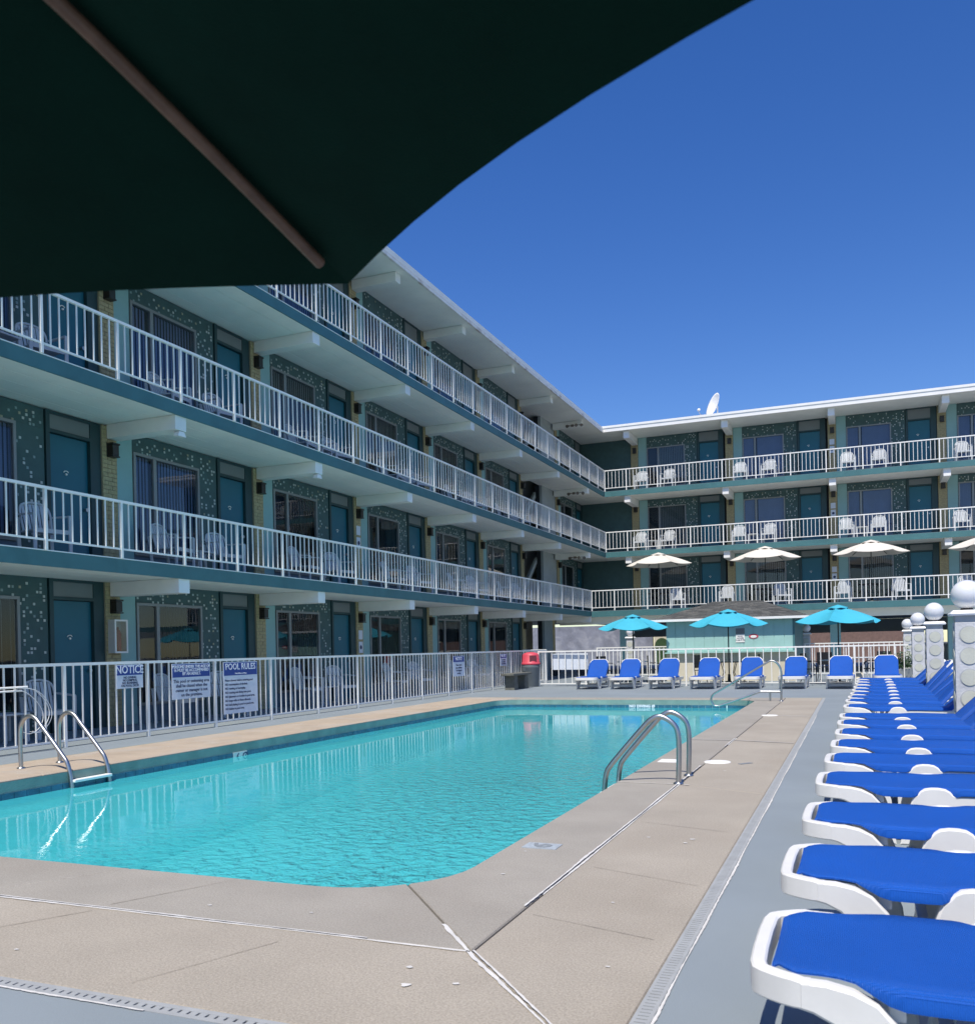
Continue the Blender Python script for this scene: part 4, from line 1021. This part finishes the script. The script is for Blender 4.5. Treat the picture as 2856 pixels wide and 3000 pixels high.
# ------------------------------------------------------------------ globe pillars
def pillar(x, y, label, w=0.30, H=1.55, gr=0.18):
    t = thing('lamp_pillar', label, 'lamp pillar', (x, y, 0), group='stucco pillars topped with white globes')
    h = w / 2
    part('shaft', MB().box(-h, h, -h, h, 0, H - 0.12), 'pillar_stucco', t, bevel=0.006)
    b = MB(); b.box(-h + 0.01, h - 0.01, -h + 0.01, h - 0.01, H - 0.12, H - 0.035); part('neck', b, 'disc_ring', t)
    c0, c1 = h + 0.05, h + 0.015
    b = MB(); z0, z1, z2 = H - 0.035, H - 0.012, H + 0.03
    vs = [(sx * c, sy * c, z) for z, c in ((z0, c0 - 0.01), (z1, c0), (z2, c1)) for sx, sy in ((-1, -1), (1, -1), (1, 1), (-1, 1))]
    b.add(vs, [(3, 2, 1, 0), (8, 9, 10, 11)] + [(i * 4 + j, i * 4 + (j + 1) % 4, (i + 1) * 4 + (j + 1) % 4, (i + 1) * 4 + j) for i in range(2) for j in range(4)])
    part('cap', b, 'white_paint', t)
    z = 1.28
    while z > 0.15:
        for rot in (0, R_(-90), R_(90)):
            o = bpy.data.objects.new('x', None)
            bpy.data.objects.remove(o)
            mb = MB(); mb.cyl((0, -h - 0.004, 0), (0, -h + 0.002, 0), 0.108, n=28); mb.cur = 1; mb.cyl((0.004, -h - 0.010, -0.004), (0.004, -h, -0.004), 0.098, n=28)
            part('disc', mb, ['disc_ring', 'disc_cream'], t, (0, 0, z), (0, 0, rot))
        z -= 0.262
    part('globe_base', MB().lathe([(0.075, 0), (0.07, 0.02), (0.06, 0.035), (0.001, 0.035)], 20), 'lamp_brown', t, (0, 0, H + 0.03))
    b = MB(); n = 16; prof = [(max(0.001, gr * math.sin(math.pi * k / n)), gr * (1 - math.cos(math.pi * k / n))) for k in range(n + 1)]
    part('globe', MB().lathe(prof, 32), 'globe_white', t, (0, 0, H + 0.045))
    return t
pillar(1.27, 12.55, 'nearest globe pillar, rising between loungers at the right edge of the frame')
pillar(1.42, 19.75, 'second nearest globe pillar, just left of the nearest one')
pillar(1.52, 26.6, 'third globe pillar, half hidden behind the second, by the end of the far fence')
pillar(1.62, 34.0, 'slimmest globe pillar on the right, farthest of the right-hand four', w=0.26)
pillar(-8.05, 34.2, 'small globe pillar left of the kiosk under the cyan umbrella edge', w=0.26, gr=0.155)
pillar(-1.72, 33.9 + 1.6, 'small globe pillar peeking out right behind the kiosk corner', w=0.26, gr=0.155)

# ------------------------------------------------------------------ ladders and handrail
def ladder(label, y0, y1, xs, water_dir, grp='stainless pool ladders'):
    """xs: profile points (x,z)"""
    t = thing('pool_ladder', label, 'pool ladder', (xs[0][0], (y0 + y1) / 2, 0), group=grp)
    for y in (y0, y1):
        pts = bezier([(x - xs[0][0], y - (y0 + y1) / 2, z) for x, z in xs], 6)
        rl = part('rail', MB().tube(pts, 0.0235, 12), 'steel', t)
        part('flange', MB().lathe([(0.045, 0.0), (0.045, 0.008), (0.026, 0.02), (0.001, 0.02)], 20), 'steel', rl, (0, y - (y0 + y1) / 2, 0.001))
    xe = xs[-1][0] - xs[0][0]
    for z, dx in ((-0.10, 0.0), (-0.36, 0.0), (-0.62, 0.0)):
        part('step', MB().box(xe - 0.04 + dx, xe + 0.04 + dx, -(y1 - y0) / 2, (y1 - y0) / 2, z - 0.03, z), 'white_paint', t, bevel=0.006)
    return t
ladder('curved steel pool ladder at the left side of the pool, near the signs', 7.33, 7.86, [(-8.66, 0), (-8.665, 0.30), (-8.655, 0.46), (-8.60, 0.555), (-8.51, 0.590), (-8.42, 0.56), (-8.33, 0.47), (-8.20, 0.335), (-8.04, 0.165), (-7.97, 0.08), (-7.925, -0.06), (-7.905, -0.25), (-7.90, -0.8)], 1)
ladder('curved steel pool ladder on the right pool edge, closest to the camera', 7.98, 8.50, [(-1.475, 0), (-1.465, 0.25), (-1.470, 0.44), (-1.515, 0.535), (-1.62, 0.595), (-1.71, 0.565), (-1.80, 0.475), (-1.95, 0.305), (-2.085, 0.145), (-2.125, 0.07), (-2.145, -0.07), (-2.148, -0.25), (-2.15, -0.8)], -1)
t = thing('pool_handrail', 'bent steel handrail over the far right corner of the pool', 'handrail', (-1.48, 19.8, 0))
def hp(*a): return [(x + 1.48, 0, z) for x, z in a]
part('rail', MB().tube(bezier(hp((-1.48, 0), (-1.472, 0.3), (-1.468, 0.62), (-1.54, 0.79), (-1.665, 0.85), (-1.82, 0.775), (-2.25, 0.52), (-2.68, 0.265), (-2.875, 0.14), (-2.92, 0.02), (-2.87, -0.085), (-2.78, -0.105), (-2.60, -0.05), (-2.2, 0.09), (-1.93, 0.195), (-1.85, 0.205), (-1.50, 0.20)), 5), 0.021, 10), 'steel', t)
part('support', MB().tube(hp((-1.70, 0), (-1.70, 0.2)), 0.019, 10), 'steel', t)
part('flange', MB().lathe([(0.045, 0.0), (0.045, 0.008), (0.026, 0.02), (0.001, 0.02)], 20), 'steel', t)

# ------------------------------------------------------------------ life hook on the left fence
t = thing('life_hook', 'white rescue pole with looped wire hook hung on the left fence', 'rescue hook', (-9.96, 8.0, 0.86))
part('pole', MB().tube([(0, -3.5, 0), (0, 0.55, 0)], 0.014, 8), 'rail_white', t)
part('pole', MB().tube([(0.02, -3.5, -0.045), (0.02, 0.45, -0.045)], 0.012, 8), 'rail_white', t)
for k, (dy, dz) in enumerate(((0, 0), (-0.10, -0.04), (0.04, -0.01))):
    pts = bezier([(0.03, 0.35 + dy * .3, 0.0 + dz * .5), (0.03, 0.62 + dy, -0.04 + dz), (0.03, 0.80 + dy, -0.20 + dz), (0.03, 0.86 + dy, -0.36 + dz), (0.03, 0.80 + dy, -0.50 + dz), (0.03, 0.66 + dy, -0.60 + dz * .2), (0.03, 0.55 + dy, -0.58)], 5)
    part('hook_loop', MB().tube(pts, 0.0045, 6), 'rail_white', t)

# ------------------------------------------------------------------ trash can, bench, extinguisher, board
t = thing('trash_can', 'grey round trash can with a red dome lid by the fence end', 'trash can', (-9.56, 26.95, 0))
part('body', MB().lathe([(0.235, 0), (0.245, 0.02), (0.275, 0.58), (0.285, 0.60), (0.285, 0.70), (0.27, 0.705), (0.001, 0.705)], 28), 'can_grey', t)
for s in (-1, 1): part('handle', MB().box(s * 0.28 - 0.03, s * 0.28 + 0.03, -0.06, 0.06, 0.50, 0.60), 'can_grey', t, rot=(0, 0, R_(60)))
ld = part('lid', MB().lathe([(0.30, 0.71), (0.305, 0.74), (0.29, 0.765), (0.275, 0.78), (0.262, 1.0), (0.22, 1.06), (0.10, 1.09), (0.001, 1.095)], 28), 'red_plastic', t)
for a in (-55, 125):
    part('flap', MB().box(-0.11, 0.11, -0.274, -0.255, 0.82, 0.99), 'red_dark', ld, rot=(0, 0, R_(a + 90)))
t = thing('stone_bench', 'weathered grey stone bench before the fence, left of the trash can', 'bench', (-9.45, 25.35, 0), (0, 0, R_(90)))
part('seat', MB().box(-0.80, 0.80, -0.20, 0.20, 0.42, 0.49), 'bench_stone', t, bevel=0.015)
for s in (-1, 1): part('support', MB().prism([(-0.16, 0), (0.16, 0), (0.13, 0.42), (-0.13, 0.42)], -0.15, 0.15, 'y'), 'bench_stone', t, (s * 0.45, 0, 0))
t = thing('fire_extinguisher_box', 'white wall cabinet with a red fire extinguisher beside the near ground-floor door', 'extinguisher cabinet', (-12.14, 12.11, 1.29), (0, 0, R_(90)))
b = MB(); b.box(0, 0.30, -0.16, -0.14, 0, 0.03); b.box(0, 0.30, -0.16, -0.14, 0.56, 0.59); b.box(0, 0.03, -0.16, -0.14, 0.03, 0.56); b.box(0.27, 0.30, -0.16, -0.14, 0.03, 0.56)
part('door_frame', b, 'white_paint', t)
b = MB(); b.box(0, 0.01, -0.14, 0, 0, 0.59); b.box(0.29, 0.30, -0.14, 0, 0, 0.59); b.box(0.01, 0.29, -0.14, 0, 0, 0.01); b.box(0.01, 0.29, -0.14, 0, 0.58, 0.59); b.box(0.01, 0.29, -0.01, 0, 0.01, 0.58)
part('cabinet', b, 'box_white', t)
part('extinguisher', MB().lathe([(0.06, 0.02), (0.062, 0.34), (0.04, 0.40), (0.02, 0.42), (0.02, 0.46), (0.001, 0.46)], 16, (0.15, -0.07, 0)), 'red_can', t)
part('pane', MB().box(0.03, 0.27, -0.153, -0.149, 0.03, 0.56), 'window_glass', t)
t = thing('fence_board', 'blank white board fixed behind the left end of the far fence', 'board', (-8.88, 27.18, 0))
part('panel', MB().box(-0.02, 1.12, 0.0, 0.02, 0.52, 1.03), 'sign_white', t)
# white notices on brick pillars
def pillar_note(x, y, z, rz, label, text_='EXIT\nRULES'):
    t = thing('wall_notice', label, 'notice', (x, y, z), (0, 0, rz), 'small white notices on brick pillars')
    part('sheet', MB().box(-0.10, 0.10, -0.006, 0, 0, 0.24), 'sign_white', t)
    part('sheet', MB().box(-0.10, 0.10, -0.006, 0, -0.36, -0.06), 'sign_white', t)
    part('symbol', MB().cyl((0, -0.009, -0.21), (0, -0.006, -0.21), 0.055, n=16), 'ink', t)
pillar_note(-12.13, 20.79, 1.55, R_(90), 'white no smoking notice on a brick pillar of the left wing, ground floor')
pillar_note(-12.13, 20.79, FL[1] + 1.55, R_(90), 'white no smoking notice on a brick pillar of the left wing, second floor')
for lv in (1, 2, 3): pillar_note(-0.83, 42.13, FL[lv] + 1.5, 0, f'white notice on the brick pillar at the middle of the right wing, {flname[lv]}')

# ------------------------------------------------------------------ kiosk
k = thing('pool_kiosk', 'small aqua kiosk with a grey shingled hip roof behind the far fence', 'kiosk', (-5.95, 30.5, 0))
KW, KD = 4.12, 4.8
part('core', MB().box(0.02, KW - 0.02, 0.02, KD, 0.0, 2.03), 'kiosk_aqua', k)
x = 0.0
nb_ = 13
for i in range(nb_):
    w = KW / nb_
    part('siding_board', MB().box(i * w + 0.006, (i + 1) * w - 0.006, -0.004, 0.02, 0.98, 2.03), 'kiosk_aqua', k)
part('lower_wall', MB().box(0.0, KW, -0.012, 0.018, 0.0, 0.93), 'cream_wall', k)
part('counter', MB().box(-0.02, KW + 0.02, -0.18, 0.0185, 0.935, 0.975), 'kiosk_aqua', k)
part('shaded_side_wall', MB().box(KW - 0.018, KW, 0.022, KD, 0.0, 2.03), 'teal_fascia', k)  # shade on this side of the aqua kiosk painted in as darker teal
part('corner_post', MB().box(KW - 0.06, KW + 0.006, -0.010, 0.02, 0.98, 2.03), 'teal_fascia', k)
ex, ey = 0.44, 0.28
ez, rz_ = 2.07, 2.74
A = (-ex, -ey, ez); B = (KW + ex, -ey, ez); C_ = (KW + ex, KD + ey, ez); Dd = (-ex, KD + ey, ez); E1 = (1.25, 2.4, rz_); E2 = (2.82, 2.4, rz_)
rf = part('roof', MB().add([A, B, C_, Dd, E1, E2], [(0, 1, 5, 4), (1, 2, 5), (2, 3, 4, 5), (3, 0, 4), (0, 3, 2, 1)]), 'shingle_b', k)
part('eave_board', MB().box(-ex - 0.01, KW + ex + 0.01, -ey - 0.012, -ey + 0.012, ez - 0.065, ez + 0.012), 'white_paint', k)
part('eave_board', MB().box(KW + ex - 0.012, KW + ex + 0.012, -ey + 0.013, KD + ey, ez - 0.065, ez + 0.012), 'white_paint', k)
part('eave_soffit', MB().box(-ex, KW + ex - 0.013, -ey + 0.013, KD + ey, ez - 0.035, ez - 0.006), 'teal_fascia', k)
def shingles(mb, P0, P1, Q0, Q1, rows, w):
    P0, P1, Q0, Q1 = map(Vector, (P0, P1, Q0, Q1)); up = (Q0 + Q1) / 2 - (P0 + P1) / 2
    nrm = (P1 - P0).cross(up).normalized()
    for r in range(rows):
        a0 = P0.lerp(Q0, r / rows); a1 = P1.lerp(Q1, r / rows); b0 = P0.lerp(Q0, (r + 1) / rows); b1 = P1.lerp(Q1, (r + 1) / rows)
        L = (a1 - a0).length; n = max(1, int(L / w)); ph = random.random()
        for i in range(n):
            t0 = max(0, (i + 0.02)) / n; t1 = (i + 0.98) / n
            mb.cur = random.choice([0, 0, 1, 1, 2]); h = random.uniform(0.012, 0.020)
            pts = [a0.lerp(a1, t0), a0.lerp(a1, t1), b0.lerp(b1, t1), b0.lerp(b1, t0)]
            v = [pts[0] + nrm * h, pts[1] + nrm * h, pts[2] + nrm * 0.003, pts[3] + nrm * 0.003, pts[0] + nrm * 0.001, pts[1] + nrm * 0.001]
            mb.add(v, [(0, 1, 2, 3), (4, 5, 1, 0)])
b = MB()
shingles(b, A, B, E1, E2, 17, 0.26); shingles(b, B, C_, E2, E2, 17, 0.26); shingles(b, Dd, A, E1, E1, 17, 0.26)
part('shingles', b, ['shingle_a', 'shingle_b', 'shingle_c'], rf, kind='stuff')
t = thing('wall_notice', 'white paper notice on the kiosk wall right of the umbrella pole', 'notice', (-3.52, 30.49, 1.27), group='notices on the kiosk wall')
part('sheet', MB().box(-0.14, 0.14, -0.012, 0, 0, 0.26), 'white_paint', t)
part('frame', MB().box(-0.14, 0.14, -0.012, 0, 0.275, 0.46), 'transom_grey', t)
text('notice_text', 'POOL\nHOURS\n9 AM-9 PM', 0.06, 'ink', t, (0, -0.014, 0.13), (R_(90), 0, 0), 1.1, 0.001)
t = thing('wall_emblem', 'small red and white emblem on the kiosk wall beside the notice', 'emblem', (-3.10, 30.49, 1.46), group='notices on the kiosk wall')
b = MB(); b.prism([(0.15 * math.cos(R_(a)), 0.075 * math.sin(R_(a))) for a in range(0, 360, 15)], -0.01, 0, 'y'); part('plate', b, 'red_plastic', t)
b = MB(); b.prism([(0.10 * math.cos(R_(a)), -0.01 + 0.045 * math.sin(R_(a))) for a in range(0, 360, 20)], -0.014, -0.0105, 'y'); part('centre', b, 'white_paint', t)

# ------------------------------------------------------------------ dark patio furniture behind the far fence
def patio_chair(loc, rz, label):
    t = thing('patio_chair', label, 'chair', loc, (0, 0, rz), 'black metal patio chairs behind the far fence')
    part('seat', MB().box(-0.22, 0.22, -0.22, 0.22, 0.42, 0.44), 'patio_black', t)
    part('backrest', MB().box(-0.22, 0.22, 0.21, 0.235, 0.50, 0.90), 'patio_black', t)
    for s in (-1, 1):
        part('leg', MB().tube(bezier([(s * 0.24, -0.22, 0), (s * 0.20, -0.20, 0.25), (s * 0.24, -0.22, 0.45), (s * 0.26, -0.1, 0.64), (s * 0.24, 0.22, 0.66)], 4), 0.012, 6), 'patio_black', t)
        part('leg', MB().tube(bezier([(s * 0.22, 0.27, 0), (s * 0.19, 0.20, 0.25), (s * 0.22, 0.22, 0.5), (s * 0.22, 0.24, 0.9)], 4), 0.012, 6), 'patio_black', t)
for i, (x, y, r, l) in enumerate(((-4.35, 28.2, 70, 'black metal patio chair left of the middle cyan umbrella pole'), (-2.95, 28.2, -80, 'black metal patio chair right of the middle cyan umbrella pole'),
        (-6.1, 29.3, 100, 'black metal patio chair just right of the leftmost cyan umbrella'), (-7.7, 29.2, 60, 'black metal patio chair left below the leftmost cyan umbrella'),
        (-1.25, 28.3, 75, 'black metal patio chair left below the rightmost cyan umbrella'), (0.35, 28.2, -95, 'black metal patio chair right below the rightmost cyan umbrella'), (0.9, 30.2, 30, 'black metal patio chair farther back near the third globe pillar'),
        (-0.9, 30.6, 170, 'black metal patio chair farther back behind the rightmost cyan umbrella'))):
    patio_chair((x, y, 0.001), R_(r), l)
patio_set('patio_table', 'white round patio table around the leftmost cyan umbrella pole', (-6.97, 30.0, 0), 0.55, 'chair_white', 0.68)
patio_set('patio_table', 'round patio table around the middle cyan umbrella pole', (-3.62, 28.3, 0), 0.50, 'patio_black', 0.66)
patio_set('patio_table', 'white round patio table around the rightmost cyan umbrella pole', (-0.48, 27.9, 0), 0.52, 'chair_white', 0.68)
patio_set('patio_table', 'white round patio table between kiosk and the slim globe pillar', (0.1, 30.5, 0), 0.5, 'chair_white', 0.70)
t = thing('waste_basket', 'small beige basket on the deck behind the far fence at right', 'basket', (0.02, 27.55, 0))
part('body', MB().lathe([(0.13, 0), (0.16, 0.33), (0.15, 0.33), (0.13, 0.02), (0.001, 0.02)], 18), 'cream_wall', t)
# planter
t = thing('planter', 'long grey planter with dark green bushy plants near the third globe pillar', 'planter', (1.0, 28.0, 0))
part('box', MB().box(-0.35, 0.9, -0.2, 0.2, 0, 0.42), 'planter_grey', t, bevel=0.01)
b = MB(); rnd = random.Random(5)
for i in range(900):
    c = Vector((rnd.gauss(0.25, 0.30), rnd.gauss(0, 0.13), 0.44 + abs(rnd.gauss(0.0, 0.17)))); d = Vector((rnd.uniform(-1, 1), rnd.uniform(-1, 1), rnd.uniform(-0.3, 1))).normalized() * 0.07; e2 = d.orthogonal().normalized() * 0.022
    b.add([c, c + d * 0.5 + e2, c + d, c + d * 0.5 - e2], [(0, 1, 2, 3)])
part('foliage', b, 'leaf', t, kind='stuff')
t = thing('folding_cart', 'dark folded cart on small wheels standing in the shaded carport at left', 'cart', (-12.05, 36.9, 0), (0, 0, R_(20)))
part('frame', MB().tube(bezier([(0, 0, 0.15), (0.2, 0, 0.75), (0.5, 0, 0.85), (0.8, 0, 0.60), (1.25, 0, 0.12)], 5), 0.05, 8), 'patio_black', t)
part('seat', MB().box(0.1, 0.7, -0.18, 0.18, 0.45, 0.62), 'patio_black', t, bevel=0.03)
for x in (0.05, 1.2): part('wheel', MB().cyl((x, -0.04, 0.22), (x, 0.04, 0.22), 0.22, n=24), 'patio_black', t)

# ------------------------------------------------------------------ beyond the carport
def wall_thing(name, label, cat, x0, x1, y0, y1, z1, m):
    o = part(name, MB().box(x0, x1, y0, y1, 0, z1), m, None); return tag(o, label, cat)
wall_thing('garden_wall', 'white wall with painted-in tree shadows seen through the carport at the left', 'wall', -24, -12.2, 58, 58.3, 2.6, 'wall_tree_shade')
t = thing('street_building', 'cream building with an arched mural seen through the carport', 'building', (-12.1, 58, 0))
part('wall', MB().box(0, 3.4, 0, 3, 0, 3.2), 'cream_wall', t)
b = MB(); b.prism([(0.05, 0.0)] + [(0.05 + 0.45 + 0.45 * math.cos(R_(a)), 1.2 + 0.5 * math.sin(R_(a))) for a in range(180, -1, -20)] + [(0.95, 0.0)], -0.02, 0, 'y'); part('mural', b, 'leaf', t)
wall_thing('street_wall', 'cream street-side wall glimpsed between columns right of the arched mural', 'wall', -8.2, -6.6, 58, 59, 2.9, 'cream_wall')
wall_thing('low_wall', 'grey low wall with railing behind the nearest globe pillars', 'wall', 2.6, 12, 44.6, 44.9, 1.05, 'planter_grey')

# ------------------------------------------------------------------ rooftop dish, floodlights
t = thing('satellite_dish', 'white satellite dish on the roof edge of the right wing', 'satellite dish', (-5.62, 41.2, 11.27), (0, 0, R_(-32)))
b = MB(); n = 9; prof = []
RD = 0.56
for i in range(n + 1): rr = RD * i / n; prof.append((max(rr, 0.001), 0.16 * (rr / RD) ** 2))
for i in range(n, -1, -1): rr = RD * i / n; prof.append((max(rr, 0.001), 0.16 * (rr / RD) ** 2 - 0.012))
b.lathe(prof[::-1], 32)
part('reflector', b, 'white_paint', t, (0, 0, 0.58), (R_(72), 0, R_(-25)))
part('mast', MB().tube([(0, 0.12, 0), (0, 0.12, 0.6)], 0.03, 8), 'rail_white', t)
part('feed_arm', MB().tube([(0, 0, 0.10), (-0.35, -0.62, 0.20), (-0.42, -0.70, 0.42)], 0.016, 8), 'steel', t)
part('feed_horn', MB().lathe([(0.04, 0), (0.06, 0.06), (0.05, 0.12), (0.001, 0.12)], 12), 'rail_white', t, (-0.42, -0.70, 0.40), (R_(-60), 0, 0))
for lv, lab in ((1, 'third'), (2, 'top'), (3, 'roof')):
    z = CE[lv] - 0.26
    t = thing('floodlight', f'cluster of brown floodlights on the corner beam under the {["", "third-floor", "top-floor", "roof"][lv]} slab', 'floodlight', (-11.2, 37.6, z), (0, 0, 0), 'floodlight clusters at the building corner')
    part('junction_box', MB().box(-0.06, 0.06, -0.06, 0.0, 0, 0.09), 'floodlight', t)
    for i, (dx, dz, a) in enumerate(((-0.15, 0.05, -30), (0.16, 0.06, 35), (0.42, 0.04, 20))):
        part('lamp_head', MB().cyl((0, 0, 0), (math.sin(R_(a)) * 0.1, -0.14, -0.05), 0.035, 0.07, n=12), 'floodlight', t, (dx, -0.04, dz))
    part('arm', MB().tube([(-0.15, -0.04, 0.05), (0.42, -0.04, 0.05)], 0.012, 6), 'floodlight', t)
for (y, z) in ((12.33, 5.06), (16.6, 5.06)):
    o = part('flood_lamp', MB().prism([(-0.10, 0.0), (0.10, 0.0), (0.06, 0.08), (-0.06, 0.08)], -0.05, 0.05, 'y'), 'rail_white', None, (-10.66, y, z - 0.085), (R_(0), 0, R_(90)))
    tag(o, 'small white wedge lamp under the ' + ('nearer' if y < 13 else 'farther') + ' left-wing beam end, second floor', 'lamp', 'wedge lamps under the beam ends')
